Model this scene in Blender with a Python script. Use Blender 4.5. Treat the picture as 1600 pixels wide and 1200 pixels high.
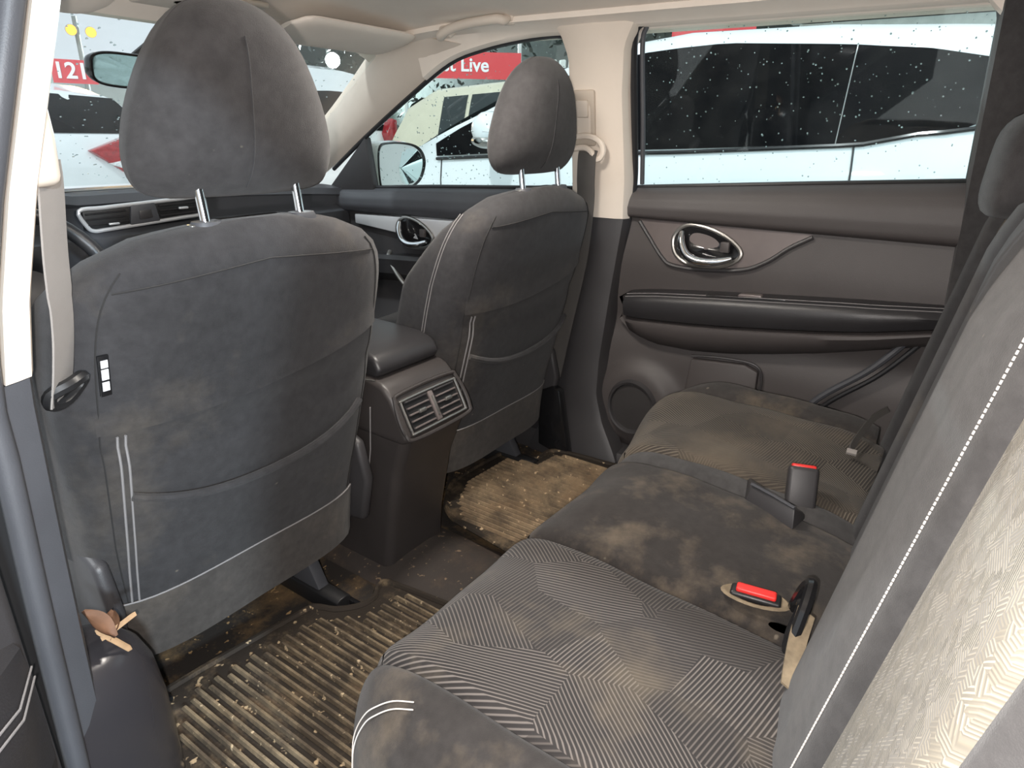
import bpy, bmesh, math, random
from math import sin, cos, pi, radians, sqrt, exp
from mathutils import Vector, Matrix

# ------------------------------------------------------------------ scene, camera, light
for o in list(bpy.data.objects):
    bpy.data.objects.remove(o)
SC = bpy.context.scene
COL = SC.collection
random.seed(7)

# car axes: +x right, +y forward, +z up; z = 0 is the rear foot-well floor
CAM = Vector((-.918, -.832, .912))
YAW, PITCH, ROLL, FPX = 0.97492, 0.36976, 0.018817, 1020.6
fw = Vector((sin(YAW)*cos(PITCH), cos(YAW)*cos(PITCH), -sin(PITCH)))
rt = Vector((cos(YAW), -sin(YAW), 0))
up = rt.cross(fw)
RT = rt*cos(ROLL) + up*sin(ROLL)
UP = up*cos(ROLL) - rt*sin(ROLL)
cd = bpy.data.cameras.new('camera')
cam = bpy.data.objects.new('camera', cd)
COL.objects.link(cam)
cam.matrix_world = Matrix(((RT.x, UP.x, -fw.x, CAM.x), (RT.y, UP.y, -fw.y, CAM.y), (RT.z, UP.z, -fw.z, CAM.z), (0, 0, 0, 1)))
cd.sensor_width = 36
cd.lens = 36*FPX/1600
cd.clip_start = .01
cd.clip_end = 300
SC.camera = cam

W = bpy.data.worlds.new('night_sky')
SC.world = W
W.use_nodes = True
bg = W.node_tree.nodes['Background']
bg.inputs[0].default_value = (.68, .74, .80, 1)
bg.inputs[1].default_value = .85

SC.view_settings.view_transform = 'Standard'
SC.view_settings.look = 'None'
SC.view_settings.gamma = 1
SC.view_settings.use_curve_mapping = False
SC.view_settings.exposure = 0.6

def lamp(name, kind, loc, power, col, size=.05, aim=None):
    l = bpy.data.lights.new(name, kind)
    l.energy = power
    l.color = col
    if kind == 'AREA':
        l.size = size
    else:
        l.shadow_soft_size = size
    o = bpy.data.objects.new(name, l)
    COL.objects.link(o)
    o.location = loc
    if aim is not None:
        o.rotation_euler = (Vector(aim)-Vector(loc)).to_track_quat('-Z', 'Y').to_euler()
    return o

# the phone's flash beside its lens
lamp('phone_flash', 'POINT', CAM - RT*.022 - UP*.022, 28, (1, .93, .88), .006)
# yard flood lamps: one behind the open door, one over the row of cars, one ahead
lamp('yard_flood_light', 'POINT', (-3.05, -6.4, 3.0), 1500, (.72, .88, 1), .25)
lamp('row_flood_light', 'POINT', (-7.5, 2.0, 14), 4800, (.95, .98, 1), .5)

# ------------------------------------------------------------------ node materials
MATS = {}
def new_mat(name):
    m = bpy.data.materials.new(name)
    m.use_nodes = True
    nt = m.node_tree
    b = nt.nodes['Principled BSDF']
    MATS[name] = m
    return m, nt, b

def N(nt, typ, **kw):
    n = nt.nodes.new(typ)
    for k, v in kw.items():
        if k in n.inputs:
            n.inputs[k].default_value = v
        else:
            setattr(n, k, v)
    return n

def ramp(nt, src, stops):
    r = N(nt, 'ShaderNodeValToRGB')
    e = r.color_ramp.elements
    while len(e) < len(stops):
        e.new(.5)
    for i, (p, c) in enumerate(stops):
        e[i].position = p
        e[i].color = c if len(c) == 4 else (*c, 1)
    nt.links.new(src, r.inputs[0])
    return r.outputs[0]

def mix(nt, fac, a, b):
    m = N(nt, 'ShaderNodeMix', data_type='RGBA')
    for s, v in ((0, fac), (6, a), (7, b)):
        if hasattr(v, 'links'):
            nt.links.new(v, m.inputs[s])
        elif s == 0:
            m.inputs[0].default_value = v
        else:
            m.inputs[s].default_value = (*v, 1)
    return m.outputs[2]

def coords(nt, scale=(1, 1, 1), loc=(0, 0, 0), rot=(0, 0, 0)):
    t = N(nt, 'ShaderNodeTexCoord')
    mp = N(nt, 'ShaderNodeMapping')
    mp.inputs['Scale'].default_value = scale
    mp.inputs['Location'].default_value = loc
    mp.inputs['Rotation'].default_value = rot
    nt.links.new(t.outputs['Object'], mp.inputs[0])
    return mp.outputs[0]

def noise(nt, vec, scale, detail=4, rough=.6):
    n = N(nt, 'ShaderNodeTexNoise')
    n.inputs['Scale'].default_value = scale
    n.inputs['Detail'].default_value = detail
    n.inputs['Roughness'].default_value = rough
    nt.links.new(vec, n.inputs['Vector'])
    return n.outputs[0]

def bump(nt, b, h, strength, dist=.002):
    n = N(nt, 'ShaderNodeBump')
    n.inputs['Strength'].default_value = strength
    n.inputs['Distance'].default_value = dist
    nt.links.new(h, n.inputs['Height'])
    nt.links.new(n.outputs[0], b.inputs['Normal'])

def plain(name, col, rough=.5, metal=0., spec=.5, var=.0, vs=8., bmp=0., bs=400., coat=0.):
    m, nt, b = new_mat(name)
    b.inputs['Roughness'].default_value = rough
    b.inputs['Metallic'].default_value = metal
    b.inputs['Specular IOR Level'].default_value = spec
    b.inputs['Coat Weight'].default_value = coat
    v = coords(nt)
    k = 1-var
    n = noise(nt, v, vs)
    c = ramp(nt, n, [(.3, tuple(x*k for x in col)), (.7, tuple(min(1, x*(1+var)) for x in col))])
    nt.links.new(c, b.inputs['Base Color'])
    if bmp:
        bump(nt, b, noise(nt, v, bs, 2), bmp, .001)
    return m

def fabric(name, base, stain, lo=.52, hi=.72, amt=.7, scale=4., weave=True, streak=1., loc=(0, 0, 0), speck=True):
    m, nt, b = new_mat(name)
    b.inputs['Roughness'].default_value = .92
    b.inputs['Specular IOR Level'].default_value = .12
    b.inputs['Sheen Weight'].default_value = .12
    v = coords(nt, (1, 1, streak), loc)
    n1 = noise(nt, v, scale, 6, .62)
    n2 = noise(nt, v, 60, 3)
    f = ramp(nt, n1, [(lo, (0, 0, 0)), (hi, (amt, amt, amt))])
    shade = ramp(nt, noise(nt, v, 2.2, 3), [(.3, tuple(x*.72 for x in base)), (.7, tuple(x*1.25 for x in base))])
    c = mix(nt, f, shade, stain)
    g = ramp(nt, n2, [(.3, (.82, .82, .82)), (.7, (1.12, 1.12, 1.12))])
    mm = N(nt, 'ShaderNodeMix', data_type='RGBA', blend_type='MULTIPLY')
    mm.inputs[0].default_value = 1
    nt.links.new(c, mm.inputs[6])
    nt.links.new(g, mm.inputs[7])
    c = mm.outputs[2]
    if speck:
        sp = ramp(nt, noise(nt, v, 38, 2, .5), [(.76, (0, 0, 0)), (.80, (.5, .5, .5))])
        c = mix(nt, sp, c, (.22, .19, .15))
    nt.links.new(c, b.inputs['Base Color'])
    if weave:
        bump(nt, b, noise(nt, coords(nt), 900, 2), .5, .0012)
    return m

def woven(name, base, line, stain, cell=9., freq=1500., loc=(0, 0, 0), plane='xy', lo=.5, hi=.75, amt=.55):
    """patches of fine parallel piping that change direction from patch to patch"""
    m, nt, b = new_mat(name)
    b.inputs['Roughness'].default_value = .9
    b.inputs['Specular IOR Level'].default_value = .12
    b.inputs['Sheen Weight'].default_value = .1
    v = coords(nt, (1, 1, 1), loc, (0, 0, 0) if plane == 'xy' else (radians(90), 0, 0))
    sk = N(nt, 'ShaderNodeMapping')
    sk.inputs['Scale'].default_value = (1, .62, .0)
    sk.inputs['Rotation'].default_value = (0, 0, radians(22))
    nt.links.new(v, sk.inputs[0])
    vo = N(nt, 'ShaderNodeTexVoronoi')
    vo.inputs['Scale'].default_value = cell
    vo.inputs['Randomness'].default_value = .55
    nt.links.new(sk.outputs[0], vo.inputs['Vector'])
    sp = N(nt, 'ShaderNodeSeparateColor')
    nt.links.new(vo.outputs['Color'], sp.inputs[0])
    def M(op, a, b_=None, c_=None):
        n = N(nt, 'ShaderNodeMath', operation=op)
        for i, x in enumerate((a, b_, c_)):
            if x is None:
                continue
            if hasattr(x, 'links'):
                nt.links.new(x, n.inputs[i])
            else:
                n.inputs[i].default_value = x
        return n.outputs[0]
    ang = M('MULTIPLY', M('FLOOR', M('MULTIPLY', sp.outputs[0], 2.999)), pi/3)
    ang = M('ADD', ang, .35)
    xyz = N(nt, 'ShaderNodeSeparateXYZ')
    nt.links.new(v, xyz.inputs[0])
    u = M('ADD', M('MULTIPLY', xyz.outputs[0], M('COSINE', ang)), M('MULTIPLY', xyz.outputs[1], M('SINE', ang)))
    w = M('SINE', M('MULTIPLY', u, freq))
    l = ramp(nt, M('MULTIPLY_ADD', w, .5, .5), [(.55, (0, 0, 0)), (.95, (1, 1, 1))])
    n1 = noise(nt, coords(nt, (1, 1, 1), loc), 5, 6, .62)
    f = ramp(nt, n1, [(lo, (0, 0, 0)), (hi, (amt, amt, amt))])
    bs = ramp(nt, noise(nt, coords(nt), 3, 3), [(.3, tuple(x*.75 for x in base)), (.7, tuple(x*1.2 for x in base))])
    ln = N(nt, 'ShaderNodeMix', data_type='RGBA')
    nt.links.new(sp.outputs[1], ln.inputs[0])
    ln.inputs[6].default_value = (*[x*.62 for x in line], 1)
    ln.inputs[7].default_value = (*[min(1, x*1.25) for x in line], 1)
    c = mix(nt, l, bs, ln.outputs[2])
    c = mix(nt, f, c, stain)
    nt.links.new(c, b.inputs['Base Color'])
    bump(nt, b, w, .3, .0008)
    return m

def dirty(name, base, mud, mud2, lo=.42, hi=.62, scale=9., rough=.75, streak=(1, 1, 1), loc=(0, 0, 0)):
    m, nt, b = new_mat(name)
    b.inputs['Roughness'].default_value = rough
    b.inputs['Specular IOR Level'].default_value = .25
    v = coords(nt, streak, loc)
    f = ramp(nt, noise(nt, v, scale, 8, .7), [(lo, (0, 0, 0)), (hi, (1, 1, 1))])
    mc = mix(nt, ramp(nt, noise(nt, v, scale*.6, 4), [(.35, (0, 0, 0)), (.65, (1, 1, 1))]), mud, mud2)
    c = mix(nt, f, base, mc)
    sp = ramp(nt, noise(nt, v, 70, 2, .5), [(.66, (0, 0, 0)), (.72, (1, 1, 1))])
    c = mix(nt, sp, c, tuple(min(1, x*1.7) for x in mud))
    nt.links.new(c, b.inputs['Base Color'])
    bump(nt, b, noise(nt, v, 120, 5), .5, .002)
    return m

def glassmat(name, tint=(.93, .97, .96), refl=.055, haze=0., rough=.0):
    m = bpy.data.materials.new(name)
    m.use_nodes = True
    nt = m.node_tree
    nt.nodes.clear()
    out = N(nt, 'ShaderNodeOutputMaterial')
    t = N(nt, 'ShaderNodeBsdfTransparent')
    t.inputs[0].default_value = (*tint, 1)
    g = N(nt, 'ShaderNodeBsdfGlossy')
    g.inputs['Roughness'].default_value = .02
    a = N(nt, 'ShaderNodeMixShader')
    a.inputs[0].default_value = refl
    nt.links.new(t.outputs[0], a.inputs[1])
    nt.links.new(g.outputs[0], a.inputs[2])
    last = a
    if haze:
        d = N(nt, 'ShaderNodeBsdfDiffuse')
        d.inputs[0].default_value = (.8, .85, .85, 1)
        h = N(nt, 'ShaderNodeMixShader')
        v = coords(nt)
        f = ramp(nt, noise(nt, v, 14, 5), [(.35, (0, 0, 0)), (.75, (haze*2, haze*2, haze*2))])
        nt.links.new(f, h.inputs[0])
        nt.links.new(a.outputs[0], h.inputs[1])
        nt.links.new(d.outputs[0], h.inputs[2])
        last = h
    nt.links.new(last.outputs[0], out.inputs[0])
    MATS[name] = m
    return m

def wet_glow_film(name, amount, rough, ior):  # scattering layer added to spread the flood lamp's glow over the glass
    m = MATS[name]
    nt = m.node_tree
    out = [n for n in nt.nodes if n.type == 'OUTPUT_MATERIAL'][0]
    src = out.inputs[0].links[0].from_socket
    r = N(nt, 'ShaderNodeBsdfRefraction')
    r.inputs['Roughness'].default_value = rough
    r.inputs['IOR'].default_value = ior
    h = N(nt, 'ShaderNodeMixShader')
    h.inputs[0].default_value = amount
    nt.links.new(src, h.inputs[1])
    nt.links.new(r.outputs[0], h.inputs[2])
    nt.links.new(h.outputs[0], out.inputs[0])

def emit(name, col, s):
    m = bpy.data.materials.new(name)
    m.use_nodes = True
    nt = m.node_tree
    nt.nodes.clear()
    out = N(nt, 'ShaderNodeOutputMaterial')
    e = N(nt, 'ShaderNodeEmission')
    e.inputs[0].default_value = (*col, 1)
    e.inputs[1].default_value = s
    nt.links.new(e.outputs[0], out.inputs[0])
    MATS[name] = m
    return m

fabric('seat_fabric', (.039, .038, .040), (.150, .125, .096), .54, .80, .55, 3.6)
fabric('center_fabric', (.034, .030, .028), (.185, .145, .102), .48, .74, .65, 9.5)
fabric('headrest_fabric', (.043, .041, .042), (.10, .09, .08), .6, .9, .3, 3.)
fabric('cushion_fabric', (.043, .039, .037), (.165, .13, .092), .48, .76, .7, 8)
fabric('bolster_fabric', (.062, .060, .060), (.15, .13, .11), .55, .85, .4, 5)
woven('cushion_weave', (.034, .031, .030), (.125, .110, .10), (.19, .155, .11), 13, 1250)
woven('right_weave', (.042, .037, .033), (.120, .104, .085), (.15, .12, .088), 13, 1250, (.3, .2, 0), lo=.42, hi=.7, amt=.6)
woven('back_weave', (.165, .152, .125), (.27, .245, .195), (.3, .27, .2), 170, 2300, plane='xz', lo=.6, hi=.9)
plain('seam_dark', (.022, .021, .021), .9)
plain('thread', (.62, .58, .54), .8)
plain('grey_thread', (.22, .21, .21), .8)
fabric('flap_carpet', (.064, .058, .054), (.17, .14, .11), .52, .78, .5, 5)
plain('door_plastic', (.066, .058, .057), .52, bmp=.35, bs=700, var=.08, vs=5)
plain('dark_plastic', (.040, .038, .040), .45, bmp=.25, bs=700, var=.1)
plain('slate_plastic', (.060, .062, .070), .5, bmp=.2, bs=600, var=.1)
plain('black_plastic', (.014, .014, .015), .4)
plain('gloss_black', (.012, .012, .013), .14)
plain('reel_plastic', (.030, .028, .031), .24)
plain('console_plastic', (.040, .035, .034), .42, bmp=.2, bs=800, var=.12)
plain('stitched_vinyl', (.026, .025, .027), .38, bmp=.3, bs=500, var=.1)
plain('insert_trim', (.17, .145, .14), .33, .25, bmp=.1, bs=900, var=.1)
plain('silver_trim', (.62, .63, .65), .3, .3)
plain('chrome', (.82, .84, .86), .1, 1.)
plain('satin_metal', (.40, .39, .37), .35, .9)
plain('headliner', (.86, .775, .69), .95, spec=.1, bmp=.4, bs=900, var=.03)
plain('beige_plastic', (.68, .60, .52), .55, spec=.35, var=.03)
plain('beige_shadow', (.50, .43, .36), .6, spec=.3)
plain('belt_web', (.075, .07, .066), .75, bmp=.5, bs=900, var=.12)
plain('belt_web_grey', (.26, .24, .225), .7, bmp=.4, bs=900, var=.08)
plain('red_button', (.72, .035, .03), .4, var=.08)
plain('rubber', (.018, .018, .020), .38)
dirty('carpet_dirty', (.030, .026, .023), (.22, .145, .07), (.10, .065, .035), .48, .68, 9)
dirty('tunnel_carpet', (.045, .038, .034), (.12, .085, .055), (.07, .05, .04), .5, .8, 12)
dirty('mat_rubber', (.028, .022, .017), (.26, .195, .12), (.15, .10, .06), .50, .76, 10, .8)
dirty('mat_ridge', (.085, .066, .047), (.33, .26, .17), (.19, .14, .085), .42, .66, 14, .8)
dirty('far_mat_ridge', (.105, .080, .056), (.36, .265, .165), (.22, .15, .09), .36, .6, 16, .8)
plain('leaf_brown', (.13, .062, .032), .7, var=.3, vs=40)
plain('wood_chip', (.33, .21, .115), .75, var=.25, vs=50)
plain('paint_white', (.74, .77, .77), .22, coat=.6)
plain('paint_beige', (.60, .56, .42), .3, coat=.5, var=.04)
plain('paint_frame', (.78, .76, .72), .35, coat=.4)
plain('tinted_glass', (.003, .003, .0035), .10, spec=.06)
plain('clear_dark_glass', (.012, .020, .020), .06, spec=.6)
plain('tyre', (.012, .012, .012), .8)
plain('lamp_red', (.34, .02, .025), .2, coat=.6, var=.3, vs=30)
plain('lamp_clear', (.70, .70, .70), .15, coat=.6, var=.3, vs=60)
plain('sign_red', (.66, .045, .05), .5)
plain('sign_white', (.85, .85, .85), .5)
plain('pale_bounce_ground', (.55, .53, .50), .6, var=.15, vs=3, bmp=.5, bs=120)  # ground colour lightened so it reflects lamp light up to the headliner
plain('wall_grey', (.26, .28, .27), .85, var=.12, vs=1.2)
plain('fence_white', (.62, .66, .62), .7, var=.1)
plain('foliage_dark', (.012, .018, .014), .9, var=.5, vs=6)
plain('post_metal', (.55, .58, .56), .5, var=.1)
plain('mirror_glass', (.62, .72, .70), .03, 1.)
plain('vent_dark', (.010, .010, .011), .5)
plain('paper_label', (.80, .80, .82), .6)
plain('speaker_cloth', (.035, .032, .032), .85, bmp=.9, bs=1500)
plain('jute_tag', (.20, .155, .10), .85, var=.3, vs=60)
plain('droplet', (.75, .85, .85), .05, spec=1.)
glassmat('window_glass', (.90, .95, .94), .035, .005)
glassmat('windscreen_glass', (.90, .96, .95), .05, .03)
wet_glow_film('windscreen_glass', .10, .38, 1.10)
dm = MATS['droplet']
_b = dm.node_tree.nodes['Principled BSDF']
_b.inputs['Transmission Weight'].default_value = .75
_b.inputs['IOR'].default_value = 1.33
emit('flood_emit', (.9, .97, 1), 1500)
emit('added_dome_emit', (1, .93, .84), 8)
emit('sodium_emit', (1, .40, .05), 3)

# ------------------------------------------------------------------ mesh helpers
def mesh(verts, faces, smooth=True, sharp=38):
    me = bpy.data.meshes.new('m')
    bm = bmesh.new()
    vs = [bm.verts.new(v) for v in verts]
    for f in faces:
        try:
            bm.faces.new([vs[i] for i in f])
        except ValueError:
            pass
    bmesh.ops.recalc_face_normals(bm, faces=bm.faces)
    fin(bm, me, smooth, sharp)
    return me

def fin(bm, me, smooth=True, sharp=38):
    for f in bm.faces:
        f.smooth = smooth
    if smooth:
        s = radians(sharp)
        for e in bm.edges:
            e.smooth = not (len(e.link_faces) == 2 and e.calc_face_angle(0) > s)
    bm.to_mesh(me)
    bm.free()

def join(*ms):
    V, F = [], []
    for v, f in ms:
        o = len(V)
        V += list(v)
        F += [tuple(i+o for i in q) for q in f]
    return V, F

def loft(rings, closed=True, caps=True):
    n = len(rings[0])
    V = [p for r in rings for p in r]
    F = []
    for i in range(len(rings)-1):
        for j in range(n if closed else n-1):
            a, b = i*n+j, i*n+(j+1) % n
            F.append((a, b, b+n, a+n))
    if caps and closed:
        F.append(tuple(range(n-1, -1, -1)))
        F.append(tuple((len(rings)-1)*n+j for j in range(n)))
    return V, F

def catmull(P, n=6, closed=False):
    P = [Vector(p) for p in P]
    m = len(P)
    out = []
    for i in range(m if closed else m-1):
        if closed:
            a, b, c, d = P[i-1], P[i], P[(i+1) % m], P[(i+2) % m]
        else:
            b, c = P[i], P[i+1]
            a = P[i-1] if i else b*2-c
            d = P[i+2] if i+2 < m else c*2-b
        for k in range(n):
            t = k/n
            out.append(.5*((2*b)+(c-a)*t+(2*a-5*b+4*c-d)*t*t+(3*b-a-3*c+d)*t**3))
    if not closed:
        out.append(P[-1])
    return out

def tube(path, r, seg=8, closed=False, flat=None):
    """round (or flattened) bar along a path"""
    P = [Vector(p) for p in path]
    n = len(P)
    rings = []
    prev = None
    for i, p in enumerate(P):
        if closed:
            t = (P[(i+1) % n]-P[i-1]).normalized()
        else:
            t = (P[min(i+1, n-1)]-P[max(i-1, 0)]).normalized()
        if prev is None:
            a = Vector((0, 0, 1)) if abs(t.z) < .9 else Vector((1, 0, 0))
            nrm = t.cross(a).normalized()
        else:
            nrm = (prev-t*prev.dot(t)).normalized()
        prev = nrm
        bn = t.cross(nrm)
        rr = r[i] if isinstance(r, (list, tuple)) else r
        rings.append([tuple(p+nrm*cos(2*pi*k/seg)*rr+bn*sin(2*pi*k/seg)*rr) for k in range(seg)])
    if closed:
        V = [p for q in rings for p in q]
        F = []
        for i in range(n):
            for j in range(seg):
                a, b = i*seg+j, i*seg+(j+1) % seg
                c, d = ((i+1) % n)*seg+(j+1) % seg, ((i+1) % n)*seg+j
                F.append((a, b, c, d))
        return V, F
    return loft(rings)

def ribbon(path, width_dir, w, t=.0014):
    """strap: path of centre points, a width direction (or one for each point) and a thickness"""
    P = [Vector(p) for p in path]
    rings = []
    for i, p in enumerate(P):
        wd = Vector(width_dir[i] if isinstance(width_dir, list) else width_dir).normalized()
        tg = (P[min(i+1, len(P)-1)]-P[max(i-1, 0)]).normalized()
        nn = tg.cross(wd).normalized()
        rings.append([tuple(p+wd*w/2+nn*t/2), tuple(p-wd*w/2+nn*t/2), tuple(p-wd*w/2-nn*t/2), tuple(p+wd*w/2-nn*t/2)])
    return loft(rings)

def prism(poly, axis, a, b):
    """polygon of (u, v) swept from a to b along an axis; 'x': (y, z), 'y': (x, z), 'z': (x, y)"""
    def P(u, v, w):
        return {'x': (w, u, v), 'y': (u, w, v), 'z': (u, v, w)}[axis]
    return loft([[P(u, v, a) for u, v in poly], [P(u, v, b) for u, v in poly]])

def bevelled(vf, w, seg=2, sharp=38, ang=30):
    bm = bmesh.new()
    vs = [bm.verts.new(v) for v in vf[0]]
    for f in vf[1]:
        try:
            bm.faces.new([vs[i] for i in f])
        except ValueError:
            pass
    bmesh.ops.recalc_face_normals(bm, faces=bm.faces)
    ed = [e for e in bm.edges if len(e.link_faces) == 2 and e.calc_face_angle(0) > radians(ang)]
    bmesh.ops.bevel(bm, geom=ed, offset=w, segments=seg, affect='EDGES', profile=.5, clamp_overlap=True)
    me = bpy.data.meshes.new('m')
    fin(bm, me, True, sharp)
    return me

def cuboid(c, s, R=None):
    V = []
    for dx in (-.5, .5):
        for dy in (-.5, .5):
            for dz in (-.5, .5):
                v = Vector((dx*s[0], dy*s[1], dz*s[2]))
                if R is not None:
                    v = R @ v
                V.append(tuple(v+Vector(c)))
    F = [(0, 1, 3, 2), (4, 6, 7, 5), (0, 4, 5, 1), (2, 3, 7, 6), (0, 2, 6, 4), (1, 5, 7, 3)]
    return V, F

def sring(cx, cy, z, a, b, n=2.6, seg=32):
    out = []
    for k in range(seg):
        t = 2*pi*k/seg
        c, s = cos(t), sin(t)
        out.append((cx+a*math.copysign(abs(c)**(2/n), c), cy+b*math.copysign(abs(s)**(2/n), s), z))
    return out

def grid(nu, nv, fn):
    V = [fn(i/(nu-1), j/(nv-1)) for i in range(nu) for j in range(nv)]
    F = [(i*nv+j, (i+1)*nv+j, (i+1)*nv+j+1, i*nv+j+1) for i in range(nu-1) for j in range(nv-1)]
    return V, F

def lerp(tab, x):
    if x <= tab[0][0]:
        return tab[0][1]
    for (a, p), (b, q) in zip(tab, tab[1:]):
        if x <= b:
            return p+(q-p)*(x-a)/(b-a)
    return tab[-1][1]

def slerp(tab, x):
    """smooth table look-up"""
    if x <= tab[0][0]:
        return tab[0][1]
    for (a, p), (b, q) in zip(tab, tab[1:]):
        if x <= b:
            t = (x-a)/(b-a)
            t = t*t*(3-2*t)
            return p+(q-p)*t
    return tab[-1][1]

# ------------------------------------------------------------------ scene-graph helpers
def thing(name, label, cat, loc=(0, 0, 0), group=None):
    o = bpy.data.objects.new(name, None)
    o.empty_display_size = .05
    COL.objects.link(o)
    o.location = loc
    o['label'] = label
    o['category'] = cat
    if group:
        o['group'] = group
    return o

def base(o):
    v = Vector((0, 0, 0))
    while o is not None:
        v += o.location
        o = o.parent
    return v

def put(name, me, mat, parent=None, mods=0):
    if isinstance(me, tuple):
        me = mesh(*me)
    if parent is not None:
        me.transform(Matrix.Translation(-base(parent)))
    me.materials.clear()
    me.materials.append(MATS[mat])
    me.name = name
    o = bpy.data.objects.new(name, me)
    COL.objects.link(o)
    o.parent = parent
    if mods:
        s = o.modifiers.new('sub', 'SUBSURF')
        s.levels = s.render_levels = mods
    return o

def tag(o, label, cat=None, group=None):
    o['label'] = label
    if cat:
        o['category'] = cat
    if group:
        o['group'] = group
    return o

def struct(name, label, cat, me, mat, parent=None, mods=0):
    o = put(name, me, mat, parent, mods)
    o['kind'] = 'structure'
    o['label'] = label
    o['category'] = cat
    return o

def sroot(name, label, cat, loc=(0, 0, 0)):
    o = thing(name, label, cat, loc)
    o['kind'] = 'structure'
    return o

# ------------------------------------------------------------------ body shell
def wallx(z):
    """inner glass plane of the car's right side (tumblehome above the belt)"""
    return .73 if z < .75 else .73-.25*(z-.75)

# floor with raised tunnel
fl = sroot('floor', 'dirty dark carpeted car floor under the seats', 'floor', (0, 0, -.02))
def floorfn(u, v):
    x, y = -.74+1.48*u, -.95+2.35*v
    hump = .028*exp(-(x/.11)**4)
    return (x, y, -.012+hump + (.05 if y > 1.2 else 0))
put('carpet', grid(60, 40, floorfn), 'carpet_dirty', fl)
put('tunnel_carpet', grid(16, 20, lambda u, v: (-.125+.25*u, -.5+.95*v, -.009+.030*exp(-((-.125+.25*u)/.11)**4))), 'tunnel_carpet', fl)
put('pan', bevelled(cuboid((0, .15, -.09), (1.66, 2.9, .1)), .02), 'black_plastic', fl)

# side sills
for nm, s, lb in (('trim_3', 1, 'dark plastic sill trim along the far side floor edge'), ('trim_4', -1, 'dark plastic sill trim below the open near door')):
    prof = [(.64, -.02), (.64, .015), (.66, .045), (.72, .055), (.78, .04), (.80, -.05), (.64, -.05)]
    V, F = loft([[(s*x, y, z) for x, z in prof] for y in (-1.0, 1.2)])
    struct(nm, lb, 'sill', mesh(V, F), 'dark_plastic')

# headliner
ce = sroot('ceiling', 'beige fabric headliner over the cabin', 'headliner', (0, 0, 1.1))
def head(x, y):
    e = abs(x)/.66
    z = 1.195-.018*e**2-.05*e**8
    if y > .35:
        z -= .16*(y-.35)**2+.03*(y-.35)
    return z
V1 = grid(44, 44, lambda u, v: (-.66+1.32*u, -1.35+2.12*v, head(-.66+1.32*u, -1.35+2.12*v)))
V2 = grid(44, 44, lambda u, v: (-.66+1.32*u, -1.35+2.12*v, head(-.66+1.32*u, -1.35+2.12*v)+.05))
put('headlining', mesh(*V1), 'headliner', ce)
put('roof_skin', mesh(*V2), 'paint_white', ce)

# beige side rails over the doors: continuous with the headliner, down to the glass
def rail(side, y0, y1, zt):
    rings = []
    n = 60
    sm = [(p.x, p.y) for p in catmull([(a, b, 0) for a, b in zt], 6)]
    for i in range(n+1):
        y = y0+(y1-y0)*i/n
        zb = lerp(sm, y)
        hz = head(.60, y)-.004
        zb = min(zb, hz-.015)
        xo = wallx(zb)
        ring = [(.555, hz+.004), (.60, hz-.006), (.60+.5*(xo-.012-.60), (hz+zb)/2-.004), (xo-.022, zb+.006), (xo-.008, zb), (xo+.02, zb), (xo+.02, hz+.06), (.56, hz+.05)]
        rings.append([(side*x, y, z) for x, z in ring])
    return loft(rings)
struct('trim_5', 'beige roof rail trim above the far side windows', 'trim', mesh(*rail(1, -1.3, .55, [(-1.3, 1.08), (-.83, 1.10), (-.78, 1.145), (-.14, 1.148), (-.09, 1.130), (.06, 1.130), (.10, 1.132), (.20, 1.129), (.33, 1.114), (.46, 1.084), (.63, 1.004), (.70, .97)])), 'headliner')
struct('trim_6', 'beige roof rail trim above the open near door', 'trim', mesh(*rail(-1, -1.3, .55, [(-1.3, 1.08), (-.83, 1.12), (.06, 1.13), (.20, 1.129), (.33, 1.114), (.46, 1.084), (.63, 1.004), (.77, .93)])), 'headliner')

# B-pillars
def pillar(side, tab_in, y0, y1, z0, z1, thick=.055, n=26, skew=None):
    rings = []
    for i in range(n+1):
        z = z0+(z1-z0)*i/n
        xi = lerp(tab_in, z)
        ya = lerp(y0, z)
        yb = lerp(y1, z)
        r = .018
        ring = [(xi+thick, ya-.004), (xi+.022, ya), (xi+.008, ya+.006), (xi, ya+.024), (xi-.004, (ya+yb)/2), (xi, yb-.024), (xi+.008, yb-.006), (xi+.022, yb), (xi+thick, yb+.004)]
        rings.append([(side*x, y, z) for x, y in ring])
    return loft(rings)
inR = [(0, .625), (.06, .64), (.14, .655), (.3, .668), (.5, .675), (.70, .672), (.85, .648), (1.0, .622), (1.14, .597)]
ya = [(0, -.16), (.06, -.125), (.12, -.085), (.2, -.055), (.3, -.052), (.5, -.068), (.70, -.092), (.80, -.096), (1.0, -.088), (1.10, -.094), (1.15, -.12)]
yb = [(0, .16), (.1, .12), (.3, .095), (.6, .075), (.70, .068), (.9, .064), (1.08, .066), (1.13, .085), (1.16, .11)]
bp = sroot('trim_1', 'beige upper and dark lower pillar trim between the far side doors', 'pillar', (.69, 0, 0))
put('upper_cover', mesh(*pillar(1, inR, ya, yb, .703, 1.16)), 'beige_plastic', bp)
put('lower_cover', mesh(*pillar(1, [(z, x+.003) for z, x in inR], ya, yb, -.01, .702)), 'dark_plastic', bp)
# foot bulge that flows into the sill
def footfn(u, v):
    y = -.22+.36*u
    z = .30*v
    b = exp(-((y+.03)/.10)**2)
    x = .668-.035*(1-v)**2-.012*b*(1-v)
    return (x, y, z-.005)
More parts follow.
